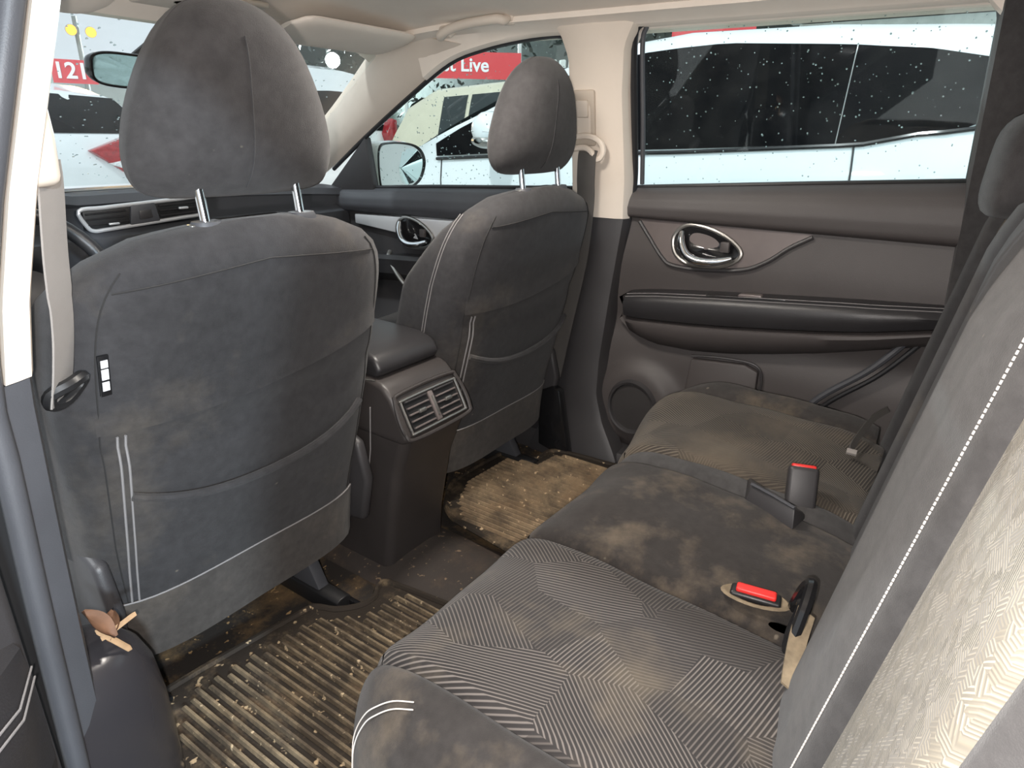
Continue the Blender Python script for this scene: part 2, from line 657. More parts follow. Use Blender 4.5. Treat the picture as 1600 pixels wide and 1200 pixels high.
# seat-belt height adjuster, cover and ring on the far pillar
ad = thing('belt_height_adjuster', 'beige seat belt height adjuster on the far pillar', 'belt adjuster', (.63, .01, .9))
put('slide_cover', bevelled(loft([[(x, y, z) for x, z in ((.612, .975), (.628, .90), (.66, .90), (.64, .975))] for y in (-.008, .034)]), .006, 3), 'beige_plastic', ad)
put('release_button', bevelled(loft([[(x, y, z) for x, z in ((.603, .985), (.611, .945), (.63, .945), (.625, .985))] for y in (-.004, .030)]), .005, 2), 'beige_plastic', ad)
put('back_plate', bevelled(loft([[(x, y, z) for x, z in ((.609, 1.008), (.634, .88), (.66, .88), (.64, 1.008))] for y in (-.018, .044)]), .006, 2), 'beige_shadow', ad)
ring = catmull([(.618, .046, .895), (.612, .052, .878), (.612, .046, .868), (.612, .03, .872), (.612, 0, .876), (.612, -.02, .866), (.612, -.03, .85), (.614, -.045, .853), (.616, -.05, .873), (.618, -.035, .893), (.618, 0, .903)], 4, True)
put('belt_ring', tube(ring, .0075, 8, True), 'beige_plastic', ad)
sb = thing('seat_belt', 'dark seat belt webbing hanging down the far beige pillar', 'seat belt', (.60, 0, .3))
put('webbing', ribbon(catmull([(.616, -.010, .872), (.604, -.012, .852), (.608, -.010, .80), (.622, -.005, .74), (.638, .012, .60), (.640, .05, .40), (.635, .075, .25)], 8), [(0, 1, .12)]*49, .050, .002), 'belt_web', sb)
put('floor_anchor', bevelled(prism([(.06, .225), (.035, .215), (-.005, .02), (.0, .005), (.10, .03), (.105, .2)], 'x', .602, .632), .006, 2), 'gloss_black', sb)

# near B-pillar (left): painted jamb, beige cover, dark lower cover, weather strips
bl = sroot('trim_2', 'overexposed pale near door pillar with dark lower cover', 'pillar', (-.69, -.05, 0))
inL = [(0, .704), (.14, .700), (.36, .692), (.46, .688), (.665, .678), (.75, .662), (.85, .634), (1.0, .584), (1.14, .538)]
yaL = [(0, -.10), (.7, -.10), (1.14, -.10)]
ybL = [(0, .09), (1.14, .09)]
put('upper_cover', mesh(*pillar(-1, inL, yaL, ybL, .675, 1.14, .034)), 'beige_plastic', bl)
put('lower_cover', mesh(*pillar(-1, [(z, x+.002) for z, x in inL], yaL, ybL, -.02, .674, .036)), 'slate_plastic', bl)
def strip(dx, dy, r, z0, z1, y=-.108):
    return tube([(-(lerp(inL, z)+dx-lerp([(.6, .005), (.72, .0)], z)), y+dy, z) for z in [z0+(z1-z0)*i/24 for i in range(25)]], r, 10)
put('weather_strip', strip(.052, 0, .0115, -.03, 1.14), 'slate_plastic', bl)
put('door_seal', strip(.088, .015, .022, .60, 1.14), 'rubber', bl)
put('jamb_panel', mesh(*loft([[(-(lerp(inL, z)+a), b, z) for a, b in ((.04, -.085), (.10, -.05), (.16, .02), (.16, .08), (.05, .085))] for z in [-.05+1.19*i/16 for i in range(17)]])), 'black_plastic', bl)
# rounded cover over the belt reel at the pillar's foot
rings = []
for z, k in ((-.01, 1), (.10, 1), (.18, .985), (.235, .94), (.265, .86), (.285, .74), (.297, .56), (.302, .3), (.303, .05)):
    rings.append([(-.735+(.133)*k*cos(t)**.75 if cos(t) > 0 else -.735, -.02+(.088)*k*sin(t), z+.012*cos(t)*0) for t in [-pi/2+pi*i/18 for i in range(19)]])
put('reel_cover', mesh(*loft(rings, False, False), True, 60), 'reel_plastic', bl)
tag(bl.children[-1], 'rounded shiny dark plastic cover at the pillar foot')
# grey webbing of the near front belt
nb = thing('seat_belt', 'grey driver seat belt webbing with black tongue beside the near pillar', 'seat belt', (-.63, -.05, .55))
put('webbing', ribbon(catmull([(-.612, -.056, .875), (-.614, -.056, .85), (-.622, -.05, .78), (-.628, -.045, .71), (-.635, -.038, .66), (-.642, -.030, .62)], 6), [(.75, .66, .05)]*16 + [(.72, .68, .1)]*15, .048, .002), 'belt_web_grey', nb)
put('tongue', tube(catmull([(-.655, -.042, .632), (-.636, -.046, .640), (-.620, -.034, .641), (-.612, -.020, .635), (-.620, -.018, .624), (-.638, -.028, .616), (-.655, -.036, .619)], 4, True), .0075, 8, True), 'black_plastic', nb)
put('guide_ring', bevelled(loft([[(-.632, -.085, .95), (-.602, -.066, .95), (-.608, -.045, .95), (-.640, -.06, .95)], [(-.640, -.09, .90), (-.603, -.070, .90), (-.604, -.04, .90), (-.646, -.06, .90)], [(-.642, -.088, .852), (-.606, -.070, .852), (-.606, -.036, .852), (-.648, -.06, .852)]]), .010, 3), 'beige_plastic', nb)
put('webbing_tail', ribbon([(-.66, .0, .63), (-.668, .01, .45), (-.672, .02, .30)], (.3, 1, 0), .046, .002), 'belt_web_grey', nb)

# A-pillar and C-pillar on the far side
LA = catmull([(.60, .60, 1.165), (.640, .757, 1.118), (.672, .90, 1.035), (.706, 1.07, .935), (.765, 1.40, .76)], 5)
LB = catmull([(.642, .34, 1.118), (.647, .445, 1.09), (.670, .633, 1.006), (.700, .865, .885), (.745, 1.22, .705)], 5)
for nm, sd, lb in (('trim_7', 1, 'beige sloping windscreen pillar trim on the far side'), ('trim_8', -1, 'beige sloping windscreen pillar trim on the driver side')):
    rings = []
    for p, q in zip(LA, LB):
        inn = Vector((-1, -.25, -.1)).normalized()
        ring = []
        for k in range(9):
            t = k/8
            c = p+(q-p)*t+inn*.030*sin(pi*t)**.7
            ring.append((sd*c.x, c.y, c.z))
        m = p+(q-p)*.5
        ring += [(sd*(q.x+.03), q.y+.01, q.z+.01), (sd*(m.x+.05), m.y+.05, m.z+.05), (sd*(p.x+.03), p.y+.02, p.z+.02)]
        rings.append(ring)
    struct(nm, lb, 'pillar', mesh(*loft(rings), True, 50), 'beige_plastic')
# windscreen header
struct('trim_9', 'beige header trim above the windscreen', 'trim', bevelled(loft([[(x, .70, 1.165), (x, .765, 1.120), (x, .785, 1.125), (x, .80, 1.19), (x, .70, 1.20)] for x in (-.66, .66)]), .006, 2), 'headliner')

# rear quarter: far and near C-pillars, tailgate wall
struct('wall_right', 'dark rear quarter trim behind the far window', 'wall', mesh(*loft([[(wallx(z)-.04, -.80-.0*z-.05*(1.15-z), z), (wallx(z)+.03, -.79-.05*(1.15-z), z), (wallx(z)+.03, -1.5, z), (wallx(z)-.06, -1.5, z), (wallx(z)-.10, -.90, z)] for z in [0+.06*i for i in range(20)]])), 'headrest_fabric')
struct('trim_10', 'beige upper trim behind the far rear window', 'trim', mesh(*loft([[(wallx(z)-.045, -.815-.05*(1.15-z), z), (wallx(z)-.03, -.805-.05*(1.15-z), z), (wallx(z), -.80-.05*(1.15-z), z), (wallx(z), -.93, z), (wallx(z)-.105, -.93, z)] for z in [1.03+.03*i for i in range(5)]])), 'headliner')
struct('wall_left', 'dark rear quarter trim behind the near door opening', 'wall', mesh(*loft([[(-wallx(z)+.06, -.93, z), (-wallx(z)-.05, -.93, z), (-wallx(z)-.05, -1.5, z), (-wallx(z)+.06, -1.5, z)] for z in [0+.06*i for i in range(20)]])), 'dark_plastic')
struct('wall_rear', 'dark tailgate trim behind the rear seat', 'wall', bevelled(cuboid((0, -1.5, .6), (1.5, .06, 1.25)), .01), 'dark_plastic')

# ------------------------------------------------------------------ far rear door
d1 = sroot('door_1', 'dark plastic rear passenger door panel across the cabin', 'door', (.74, -.45, .1))
BELT = [(-1.0, .842), (-.82, .835), (-.5, .812), (-.10, .782)]
FRONT = [(-.02, -.10), (.06, -.085), (.12, -.058), (.2, -.042), (.3, -.045), (.5, -.064), (.70, -.092), (.80, -.098)]
def doorx(y, z):
    """surface of the lower door card"""
    x = .722
    x -= .012*exp(-((z-.60)/.08)**2)
    x += .014*exp(-((z-.42)/.05)**2)
    # bulge of the pocket and speaker pod
    d = sqrt(((y+.155)/.115)**2+((z-.185)/.115)**2)
    x -= .030/(1+exp((d-1.05)*14))
    return x
def cardfn(u, v):
    z = -.02+.735*v
    yf = lerp(FRONT, z)
    y = yf+(-.98-yf)*u
    return (doorx(y, z), y, z)
V, F = grid(70, 60, cardfn)
put('lower_card', mesh(V, F), 'door_plastic', d1)
def padfn(u, v):
    zb = .705
    y0 = lerp(FRONT, .72)
    y = y0+(-.98-y0)*u
    zt = lerp(BELT, y)
    s = [(0, .716), (.03, .700), (.12, .692), (.35, .688), (.6, .693), (.8, .703), (.93, .716), (1, .735)]
    z = zb+(zt-zb)*min(1, v*1.02)
    return (lerp(s, v), y, z)
put('upper_pad', mesh(*grid(30, 20, padfn)), 'door_plastic', d1)
put('outer_skin', bevelled(loft([[(.76, -.10, z), (.76, -.98, z), (.84, -.98, z), (.84, -.10, z)] for z in (-.05, .75)]), .01), 'paint_white', d1)
# insert trim with recessed lip
ins = catmull([(-.120, .703), (-.150, .668), (-.195, .618), (-.225, .602), (-.30, .600), (-.40, .612), (-.455, .638), (-.50, .675), (-.545, .7035)], 6)
ins = [(p.x, p.y) for p in [Vector((a[0], a[1])) for a in ins]]
def face_on(poly, off, zoff=0):
    return [(doorx(y, z)-off, y, z+zoff) for y, z in poly]
def patch_from_loop(loop, fn):
    """polygon (y, z) laid over the surface x = fn(y, z): rows between the loop's upper and lower chains"""
    n = len(loop)
    rows = []
    V, F = [], []
    ys = [p[0] for p in loop]
    # lower chain is the loop itself, upper chain the straight top edge
    for y, z in loop:
        zt = .7035
        V += [(fn(y, z+(zt-z)*k/6), y, z+(zt-z)*k/6) for k in range(7)]
    for i in range(n-1):
        for k in range(6):
            a = i*7+k
            F.append((a, a+7, a+8, a+1))
    return V, F
put('trim_insert', mesh(*patch_from_loop(ins, lambda y, z: doorx(y, z)-.006)), 'insert_trim', d1)
lip = tube([(doorx(y, z)-.006, y, z-.006) for y, z in ins], .0055, 8)
put('insert_lip', lip, 'dark_plastic', d1)
# inner door handle: bezel, cup, lever
def handle(parent, y0, z0, s=1., flip=1):
    loop = catmull([(y0+.085*s, z0+.018), (y0+.078*s, z0-.022), (y0+.045*s, z0-.045), (y0, z0-.048), (y0-.05*s, z0-.042), (y0-.083*s, z0-.022), (y0-.085*s, z0+.0), (y0-.05*s, z0+.026), (y0, z0+.044), (y0+.055*s, z0+.047)], 5, True)
    L = [(p.x, p.y) for p in [Vector((q[0], q[1])) for q in loop]]
    bz = put('handle_bezel', tube([(doorx(y, z)-.009, y, z) for y, z in L], .0055, 8, True), 'satin_metal', parent)
    cx = sum(p[0] for p in L)/len(L)
    cz = sum(p[1] for p in L)/len(L)
    rings = []
    for k, d in ((1, -.010), (.93, -.0088), (.8, -.008), (.5, -.0075), (.06, -.0072)):
        rings.append([(doorx(y, z)+d, cx+(y-cx)*k, cz+(z-cz)*k) for y, z in L])
    put('handle_cup', mesh(*loft(rings, True, False), True, 60), 'gloss_black', parent)
    pth = catmull([(.690, y0+.060*s, z0+.034), (.680, y0+.055*s, z0+.006), (.676, y0+.038*s, z0-.020), (.674, y0+.008*s, z0-.032), (.676, y0-.035*s, z0-.030), (.682, y0-.074*s, z0-.018)], 6)
    rr = [.0055+.0055*sin(pi*min(1, i/(len(pth)-1)*1.0))**.6 for i in range(len(pth))]
    put('handle_lever', tube(pth, rr, 10), 'chrome', parent)
    put('lock_tab', bevelled(cuboid((.690, y0-.052*s, z0+.006), (.012, .022, .026)), .003), 'door_plastic', parent)
handle(d1, -.305, .652)
# armrest
rings = []
AY = [-.085+(-.93+.085)*i/28 for i in range(29)]
def armtop(y):
    return lerp([(-.95, .588), (-.80, .578), (-.65, .567), (-.5, .553), (-.35, .539), (-.2, .523), (-.1, .508)], y)
def armbot(y):
    return lerp([(-.95, .562), (-.80, .530), (-.7, .511), (-.6, .495), (-.5, .482), (-.4, .470), (-.3, .460), (-.2, .453), (-.1, .448)], y)
for y in AY:
    e = min(1, ((-.085-y)/.05))
    e = sqrt(max(0, 1-(1-e)**2))
    zt, zb = armtop(y), armbot(y)
    xi = .722-(.068*e)+.03*max(0, (-.70-y)/.2)
    zm = (zt+zb)/2
    h = (zt-zb)/2*(.35+.65*e)
    zt, zb = zm+h, zm-h
    rings.append([(.735, y, zt+.006), (.70, y, zt+.005), (xi+.022, y, zt+.001), (xi+.007, y, zt-.007), (xi, y, zt-.02), (xi+.002, y, zb+.02), (xi+.010, y, zb+.003), (xi+.03, y, zb-.004), (.735, y, zb-.012)])
arm = put('armrest', mesh(*loft(rings)), 'stitched_vinyl', d1)
for k, dz in ((0, -.001), (1, -.0075)):
    put('stitch_line', tube([(r[2][0]-.003-.009*k, r[2][1], r[2][2]+.0015+dz*.9) for r in rings[1:-1]], .0011, 5), 'grey_thread', arm)
rings = []
for y in AY:
    e = min(1, ((-.085-y)/.09))
    e = sqrt(max(0, 1-(1-e)**2))
    zt = armbot(y)-.004
    dep = lerp([(-.95, .03), (-.8, .042), (-.7, .052), (-.6, .063), (-.5, .073), (-.4, .081), (-.3, .083), (-.2, .076), (-.1, .05)], y)*(.3+.7*e)
    xi = .722-.056*e+.03*max(0, (-.70-y)/.2)
    rings.append([(.735, y, zt), (xi+.012, y, zt), (xi+.003, y, zt-.006), (xi+.002, y, zt-.25*dep), (xi+.018, y, zt-.65*dep), (.712, y, zt-.95*dep), (.735, y, zt-dep)])
put('armrest_base', mesh(*loft(rings)), 'door_plastic', d1)
put('switch_plate', bevelled(prism([(-.33, .537), (-.33, .5405), (-.52, .5575), (-.52, .551)], 'x', .672, .712), .002), 'gloss_black', d1)
sw = put('window_switch', bevelled(prism([(-.405, .545), (-.41, .553), (-.46, .557), (-.465, .550)], 'x', .676, .700), .002), 'insert_trim', d1)
# speaker
sy, sz = -.155, .185
rings = []
for k, d in ((1.22, .0), (1.13, -.012), (1.05, -.010), (1.0, -.002)):
    rings.append([(doorx(sy, sz)-.002+d, sy+.062*k*cos(t), sz+.068*k*sin(t)) for t in [2*pi*i/40 for i in range(40)]])
put('speaker_ring', mesh(*loft(rings, True, False)), 'dark_plastic', d1)
put('speaker_grille', mesh(*loft([[(doorx(sy, sz)-.004-.004*(1-k), sy+.062*k*cos(t), sz+.068*k*sin(t)) for t in [2*pi*i/40 for i in range(40)]] for k in (1, .6, .02)], True, False)), 'speaker_cloth', d1)
# door pocket recess line and lower crease
put('pocket_edge', tube(catmull([(.716, -.30, .362), (.712, -.36, .372), (.712, -.44, .376), (.714, -.475, .365), (.716, -.485, .335), (.716, -.485, .31)], 6), .0035, 8), 'dark_plastic', d1)
put('pocket_shelf', bevelled(prism([(-.28, .10), (-.30, .355), (-.44, .368), (-.475, .355), (-.48, .10)], 'x', .708, .73), .006, 2), 'door_plastic', d1)
# door seal along the front edge, beside the pillar
put('door_seal', tube(catmull([(.628, -.135, 1.150), (.636, -.104, 1.132), (.650, -.098, 1.07), (.680, -.100, .92), (.708, -.098, .80), (.712, -.088, .70), (.712, -.06, .5), (.712, -.038, .3), (.712, -.036, .2), (.712, -.052, .12), (.712, -.085, .06), (.712, -.15, .02)], 8), .0085, 8), 'rubber', d1)
put('seal_lip', tube(catmull([(.640, -.128, 1.140), (.650, -.117, 1.10), (.690, -.117, .93), (.722, -.114, .79)], 8), .006, 8), 'slate_plastic', d1)
# rear edge of the door: diagonal seal running down behind the cushion
put('rear_seal', tube(catmull([(.712, -.80, .53), (.706, -.72, .42), (.702, -.62, .32), (.70, -.55, .2)], 8), .008, 8), 'slate_plastic', d1)
put('rear_seal_lip', tube(catmull([(.716, -.82, .52), (.71, -.74, .41), (.706, -.64, .31), (.704, -.57, .2)], 8), .006, 8), 'rubber', d1)

# glass of the far rear door, and its frame
w1 = sroot('window_1', 'rain spotted side window of the far rear door', 'window', (.70, -.45, .8))
gz = [(-.105, .775), (-.112, 1.05), (-.115, 1.11), (-.135, 1.15), (-.80, 1.15), (-.86, .99), (-.84, .83), (-.84, .80)]
put('pane', mesh(*loft([[(wallx(z)+.012, y, z) for y, z in gz], [(wallx(z)+.016, y, z) for y, z in gz]])), 'window_glass', w1)
put('belt_seal', tube([(.728, y, lerp(BELT, y)-.001) for y in [-.10-.04*i for i in range(20)]], .006, 8), 'rubber', w1)
put('rear_frame', tube(catmull([(.640, -.765, 1.152), (.644, -.792, 1.140), (.655, -.806, 1.10), (.675, -.818, 1.02), (.70, -.832, .92), (.72, -.84, .82)], 6), .011, 8), 'rubber', w1)
put('top_seal', tube([(wallx(1.15)+.005, y, 1.150) for y in (-.12, -.4, -.77)], .006, 8), 'rubber', w1)

# ------------------------------------------------------------------ far front door
d2 = sroot('door_2', 'dark front passenger door panel with silver trim strip', 'door', (.74, .5, .1))
BELT2 = [(.0, .772), (.3, .757), (.6, .742), (.9, .722), (1.1, .71)]
put('lower_card', mesh(*grid(20, 20, lambda u, v: (.724+.01*exp(-((v-.6)/.1)**2), .07+1.1*u, -.02+.66*v))), 'dark_plastic', d2)
put('upper_pad', mesh(*grid(24, 14, lambda u, v: (lerp([(0, .72), (.08, .70), (.3, .690), (.6, .692), (.85, .705), (1, .735)], v), .07+1.03*u, .635+.02*(1-u)+(lerp(BELT2, .07+1.03*u)-.635-.02*(1-u))*v))), 'slate_plastic', d2)
put('silver_strip', bevelled(prism([(.50, .645), (.95, .632), (.95, .60), (.76, .585), (.60, .56), (.50, .57)], 'x', .707, .73), .004), 'silver_trim', d2)
handle(d2, .665, .592, .9)
rings = []
for i in range(16):
    y = .98-.55*i/15
    zt = .50-.035*((y-.98)/.55)
    rings.append([(.735, y, zt), (.675, y, zt), (.66, y, zt-.012), (.665, y, zt-.06), (.70, y, zt-.09), (.735, y, zt-.1)])
put('armrest', mesh(*loft(rings)), 'stitched_vinyl', d2)
put('pull_grip', tube(catmull([(.70, .78, .52), (.675, .76, .50), (.665, .70, .44), (.68, .66, .40)], 6), .008, 8), 'satin_metal', d2)
put('mirror_sail', bevelled(loft([[(.72, .86, .70), (.72, 1.10, .70), (.69, .86, .885)], [(.75, .86, .70), (.75, 1.10, .70), (.72, .86, .885)]]), .005), 'dark_plastic', d2)
put('outer_skin', bevelled(loft([[(.76, .07, z), (.76, 1.3, z), (.84, 1.3, z), (.84, .07, z)] for z in (-.05, .70)]), .01), 'paint_white', d2)
w2 = sroot('window_2', 'rain spotted side window of the far front door', 'window', (.70, .5, .75))
g2 = [(.066, .76), (.066, 1.08), (.09, 1.128), (.20, 1.127), (.33, 1.112), (.46, 1.082), (.63, 1.002), (.865, .883), (.88, .73)]
put('pane', mesh(*loft([[(wallx(z)+.012, y, z) for y, z in g2], [(wallx(z)+.016, y, z) for y, z in g2]])), 'window_glass', w2)
put('frame_seal', tube(catmull([(wallx(z)+.002, y, z) for y, z in [(1.06, .775), (.865, .883), (.63, 1.004), (.46, 1.084), (.33, 1.114), (.20, 1.129), (.09, 1.131), (.066, 1.10), (.062, 1.0), (.06, .80)]], 5), .007, 8), 'rubber', w2)
put('belt_seal', tube([(.732, .06+.09*i, lerp(BELT2, .06+.09*i)) for i in range(10)], .006, 8), 'rubber', w2)

# windscreen
def wsz(y):
    return 1.125-.55*(y-.755)
w3 = sroot('window_3', 'rain spotted windscreen ahead of the front seats', 'window', (0, 1.1, .9))
def wsfn(off):
    def f(u, v):
        x = -.66+1.32*u
        y = .755+.72*v
        k = 1+.12*v
        return (x*k, y-.06*(2*u-1)**2+off, wsz(y)+off)
    return f
A = grid(20, 12, wsfn(0))
put('pane', mesh(*A), 'windscreen_glass', w3)

# near rear door, swung open beside the lens
d3 = sroot('door_3', 'open near rear door with stitched dark armrest', 'door', (-.86, -.10, 0))
hx, hy = -.762, -.150
dirx, diry = -sin(radians(68)), -cos(radians(68))
nx, ny = cos(radians(68)), -sin(radians(68))        # inward face normal: towards the camera side
def dpt(s, d, z):
    return (hx+dirx*s+nx*d, hy+diry*s+ny*d, z)
put('door_card', bevelled(loft([[dpt(0, .0, z), dpt(1.0, .0, z), dpt(1.0, -.07, z), dpt(0, -.07, z)] for z in (-.05, .75)]), .015, 3), 'dark_plastic', d3)
put('window_frame', bevelled(loft([[dpt(0+a, 0, z), dpt(.05+a, 0, z), dpt(.05+a, -.05, z), dpt(0+a, -.05, z)] for z, a in ((.75, 0), (1.13, .04))]), .01), 'slate_plastic', d3)
rings = []
for i in range(14):
    s = .015+.7*i/13
    e = sqrt(min(1, i/3))
    d = .085*e+.01
    zt = .43+.02*e+.03*i/13
    rings.append([dpt(s, 0, zt+.01), dpt(s, d*.7, zt+.005), dpt(s, d, zt-.02), dpt(s, d*1.02, zt-.07), dpt(s, d*.8, zt-.14), dpt(s, 0, zt-.20)])
a3 = put('armrest', mesh(*loft(rings)), 'stitched_vinyl', d3)
for k in (0, 1):
    put('stitch_line', tube([Vector(r[2])*(1-.25*k)+Vector(r[3])*.25*k+Vector((.002, -.002, .002)) for r in rings], .0012, 5), 'grey_thread', a3)

# ------------------------------------------------------------------ front seats
def seat_y(z):
    return -.07+(.8-z)*.24
def front_seat(xc, label, hrlabel, name, tagged, rails):
    t = thing(name, label, 'car seat', (xc, .12, 0), 'front seats')
    TOP = .797
    def hw(z):
        w = lerp([(.12, .236), (.2, .248), (.35, .262), (.55, .268), (.80, .264)], z)
        if z > .585:
            k = (z-.585)/(TOP-.585)
            w *= max(.0, 1-k**3.2)**(1/3.2)*.72+.28*max(0, 1-k**8)
        return max(w, .05)
    def thick(z):
        return lerp([(.12, .11), (.3, .175), (.6, .155), (.73, .11), (.78, .075), (.797, .03)], z)
    zs = [.15+.63*i/30 for i in range(31)]+[.786, .791, .795, .797]
    rings = []
    for z in zs:
        w, th = hw(z), thick(z)
        yb_ = seat_y(z)
        top = max(0, (z-.72)/.075)
        yb_ += .03*top**2
        ring = []
        for k in range(44):
            a = 2*pi*k/44
            c, s = cos(a), sin(a)
            x = w*math.copysign(abs(c)**(.46), c)
            # s<0 rear face (flat), s>0 front face with side bolsters
            yy = math.copysign(abs(s)**(.55), s)
            y = yb_+th/2+th/2*yy
            e = abs(x)/max(w, .01)
            if s > 0:
                y += .07*e**2*max(0, 1-top)*lerp([(.60, 1), (.74, .3)], z)
            else:
                y += .018*e**4 + .004*sin(9*z+4*x)*(1-e)
                y += .010*exp(-((z-.50-.03*e)/.022)**2)*(1-e**4) if z < .56 else 0
            ring.append((xc+x, y, z))
        rings.append(ring)
    def surf(x, z, off=0.):
        """point on the rear face at local x"""
        w = hw(z)
        e = min(1, abs(x)/w)
        th = thick(z)
        sy = -(max(0, 1-e**(2/.46)))**(.275)
        y = seat_y(z)+th/2+th/2*sy+.018*e**4+.03*max(0, (z-.72)/.075)**2
        y += .004*sin(9*z+4*x)*(1-e)+(.010*exp(-((z-.50-.03*e)/.022)**2)*(1-e**4) if z < .56 else 0)
        return (xc+x, y-off, z)
    br = put('backrest', mesh(*loft(rings), True, 60), 'seat_fabric', t)
    # seams on the shell
    for s in (-1, 1):
        put('side_seam', tube([surf(s*hw(z)*.86, z, .0005) for z in [.22+.53*i/40 for i in range(41)]], .0011, 5), 'seam_dark', br)
    put('top_seam', tube([surf(-.205+.41*i/24, .728+.016*(1-abs(-.205+.41*i/24)/.205), .0008) for i in range(25)], .0011, 5), 'seam_dark', br)
    # map pocket: panel that stands a little proud with a sagging rolled hem
    PW = .205
    def hem(x):
        return .402+.045*abs(x/PW)**2.2+.004*x/PW
    def pock(off):
        def f(u, v):
            x = -PW+2*PW*u
            z = .225+(hem(x)-.225)*v
            b = .010*(1-abs(x/PW)**4)*v
            return surf(x, z, off+b)
        return f
    pk = put('map_pocket', mesh(*grid(30, 14, pock(.004))), 'seat_fabric', t)
    put('pocket_hem', tube([surf(-PW+2*PW*i/30, hem(-PW+2*PW*i/30)-.004, .008+.008*(1-abs(-1+2*i/30)**4)) for i in range(31)], .0065, 8), 'seat_fabric', pk)
    # crease where the upper panel overlaps
    def crease(x):
        return .552+.022*x/PW+.012*(x/PW)**2
    put('upper_fold', mesh(*grid(30, 6, lambda u, v: surf(-.235+.47*u, crease(-.235+.47*u)+.05*v, .0055*(1-v)**2+.0006))), 'seat_fabric', t)
    # piping down the outer side of the pocket
    for dx in (0, .009):
        put('piping', tube([surf(-PW-.008+dx, .225+.31*i/20, .003) for i in range(21)], .0018, 6), 'grey_thread', t)
    # carpeted lower flap
    fv, ff = grid(24, 8, lambda u, v: (lambda p: (p[0], p[1]-.002-.010*(1-v)**2, p[2]-.03*(1-v)))(surf((-.232+.464*u), .155+.082*v, .005)))
    fv2 = [(x, y+.006, z) for x, y, z in fv]
    put('lower_flap', join((fv, ff), (fv2, ff)), 'flap_carpet', t)
    put('flap_seam', tube([surf(-.225+.45*i/24, .238, .006) for i in range(25)], .0016, 5), 'grey_thread', t)
    if tagged:
        lab = put('side_tag', bevelled(cuboid(Vector(surf(-.222, .628, .003)), (.013, .004, .056), Matrix.Rotation(radians(13), 3, 'X')), .001), 'gloss_black', t)
        for i, (dz, h) in enumerate(((.016, .010), (.002, .014), (-.014, .012))):
            put('tag_print', cuboid(Vector(surf(-.222, .628+dz, .0058)), (.008, .001, h), Matrix.Rotation(radians(13), 3, 'X')), 'paper_label', lab)
    # side panel double stitch on the inboard side of the passenger seat
    # headrest
    hc = xc+.010
    rings = []
    HZ = [(.822, .085), (.826, .126), (.834, .143), (.850, .151), (.872, .153), (.90, .149), (.93, .140), (.96, .127), (.99, .111), (1.015, .095), (1.037, .076), (1.052, .054), (1.060, .028)]
    for z, w in HZ:
        k = (z-.822)/(1.060-.822)
        th = .056*(1-(2*k-1)**4*.75)
        yc = .0-.02*(k-.5)
        ring = []
        for q in range(36):
            a = 2*pi*q/36
            c, s = cos(a), sin(a)
            x = w*math.copysign(abs(c)**.62, c)
            y = yc+th*math.copysign(abs(s)**.62, s)
            y += (.012*(x/w)**2 if s < 0 else -.004)
            ring.append((hc+x, y, z))
        rings.append(ring)
    hr = put('headrest', mesh(*loft(rings), True, 70), 'headrest_fabric', t, 1)
    hr['label'] = hrlabel
    put('centre_seam', tube([(hc-.012, -.02*(k*.75+.06-.5)-.056*(1-(2*(k*.75+.06)-1)**4*.75)+.001, .836+.178*k) for k in [i/12 for i in range(13)]], .0012, 5), 'seat_fabric', hr)
    for s in (-1, 1):
        put('headrest_post', tube([(hc+s*.075, -.020, .76), (hc+s*.075, -.008, .85)], .0065, 12), 'chrome', t)
        c = put('post_guide', mesh(*loft([sring(hc+s*.075, -.018, z, a, a*.8, 2.3, 18) for z, a in ((.768, .022), (.790, .022), (.796, .019), (.796, .012))])), 'slate_plastic', t)
        put('guide_button', bevelled(cuboid((hc+s*.075-.021, -.018, .789), (.008, .014, .009)), .002), 'satin_metal', c)
    # cushion
    rings = []
    for y, w, z0, z1 in ((.135, .19, .17, .26), (.155, .235, .15, .31), (.22, .25, .14, .325), (.4, .255, .15, .345), (.55, .25, .17, .365), (.62, .235, .2, .36), (.65, .20, .24, .33)):
        ring = []
        for k in range(32):
            a = 2*pi*k/32
            c, s = cos(a), sin(a)
            x = w*math.copysign(abs(c)**.5, c)
            z = (z0+z1)/2+(z1-z0)/2*math.copysign(abs(s)**.5, s)
            if s > 0:
                z += .035*(x/w)**4
            ring.append((xc+x, y, z))
        rings.append(ring)
    put('cushion', mesh(*loft(rings), True, 60), 'seat_fabric', t)
    # runners and brackets
    for dx_, ry in rails:
        rx = xc+dx_
        rl = put('seat_rail', bevelled(prism([(rx-.018, -.005), (rx-.018, .032), (rx-.008, .036), (rx+.008, .036), (rx+.018, .032), (rx+.018, -.005)], 'y', ry+.03, .62), .003), 'black_plastic', t)
        put('rail_end', bevelled(prism([(rx-.024, -.008), (rx-.024, .022), (rx-.013, .022), (rx-.013, .006), (rx+.013, .006), (rx+.013, .022), (rx+.024, .022), (rx+.024, -.008)], 'y', ry, ry+.04), .003), 'gloss_black', rl)
        put('rail_bracket', bevelled(prism([(ry+.085, .03), (ry+.115, .085), (ry+.135, .15), (.40, .17), (.44, .06), (.38, .03)], 'x', rx-.014, rx+.014), .006, 2), 'slate_plastic', t)
    for s in (-1, 1):
        put('side_shield', bevelled(prism([(.07, .15), (.05, .25), (.07, .33), (.14, .36), (.45, .27), (.58, .22), (.58, .15), (.3, .12)], 'x', xc+s*.246-.012, xc+s*.246+.012), .01, 3), 'dark_plastic', t)
    put('under_frame', bevelled(cuboid((xc, .34, .12), (.26, .38, .05)), .01), 'black_plastic', t)
    return t, surf, hw
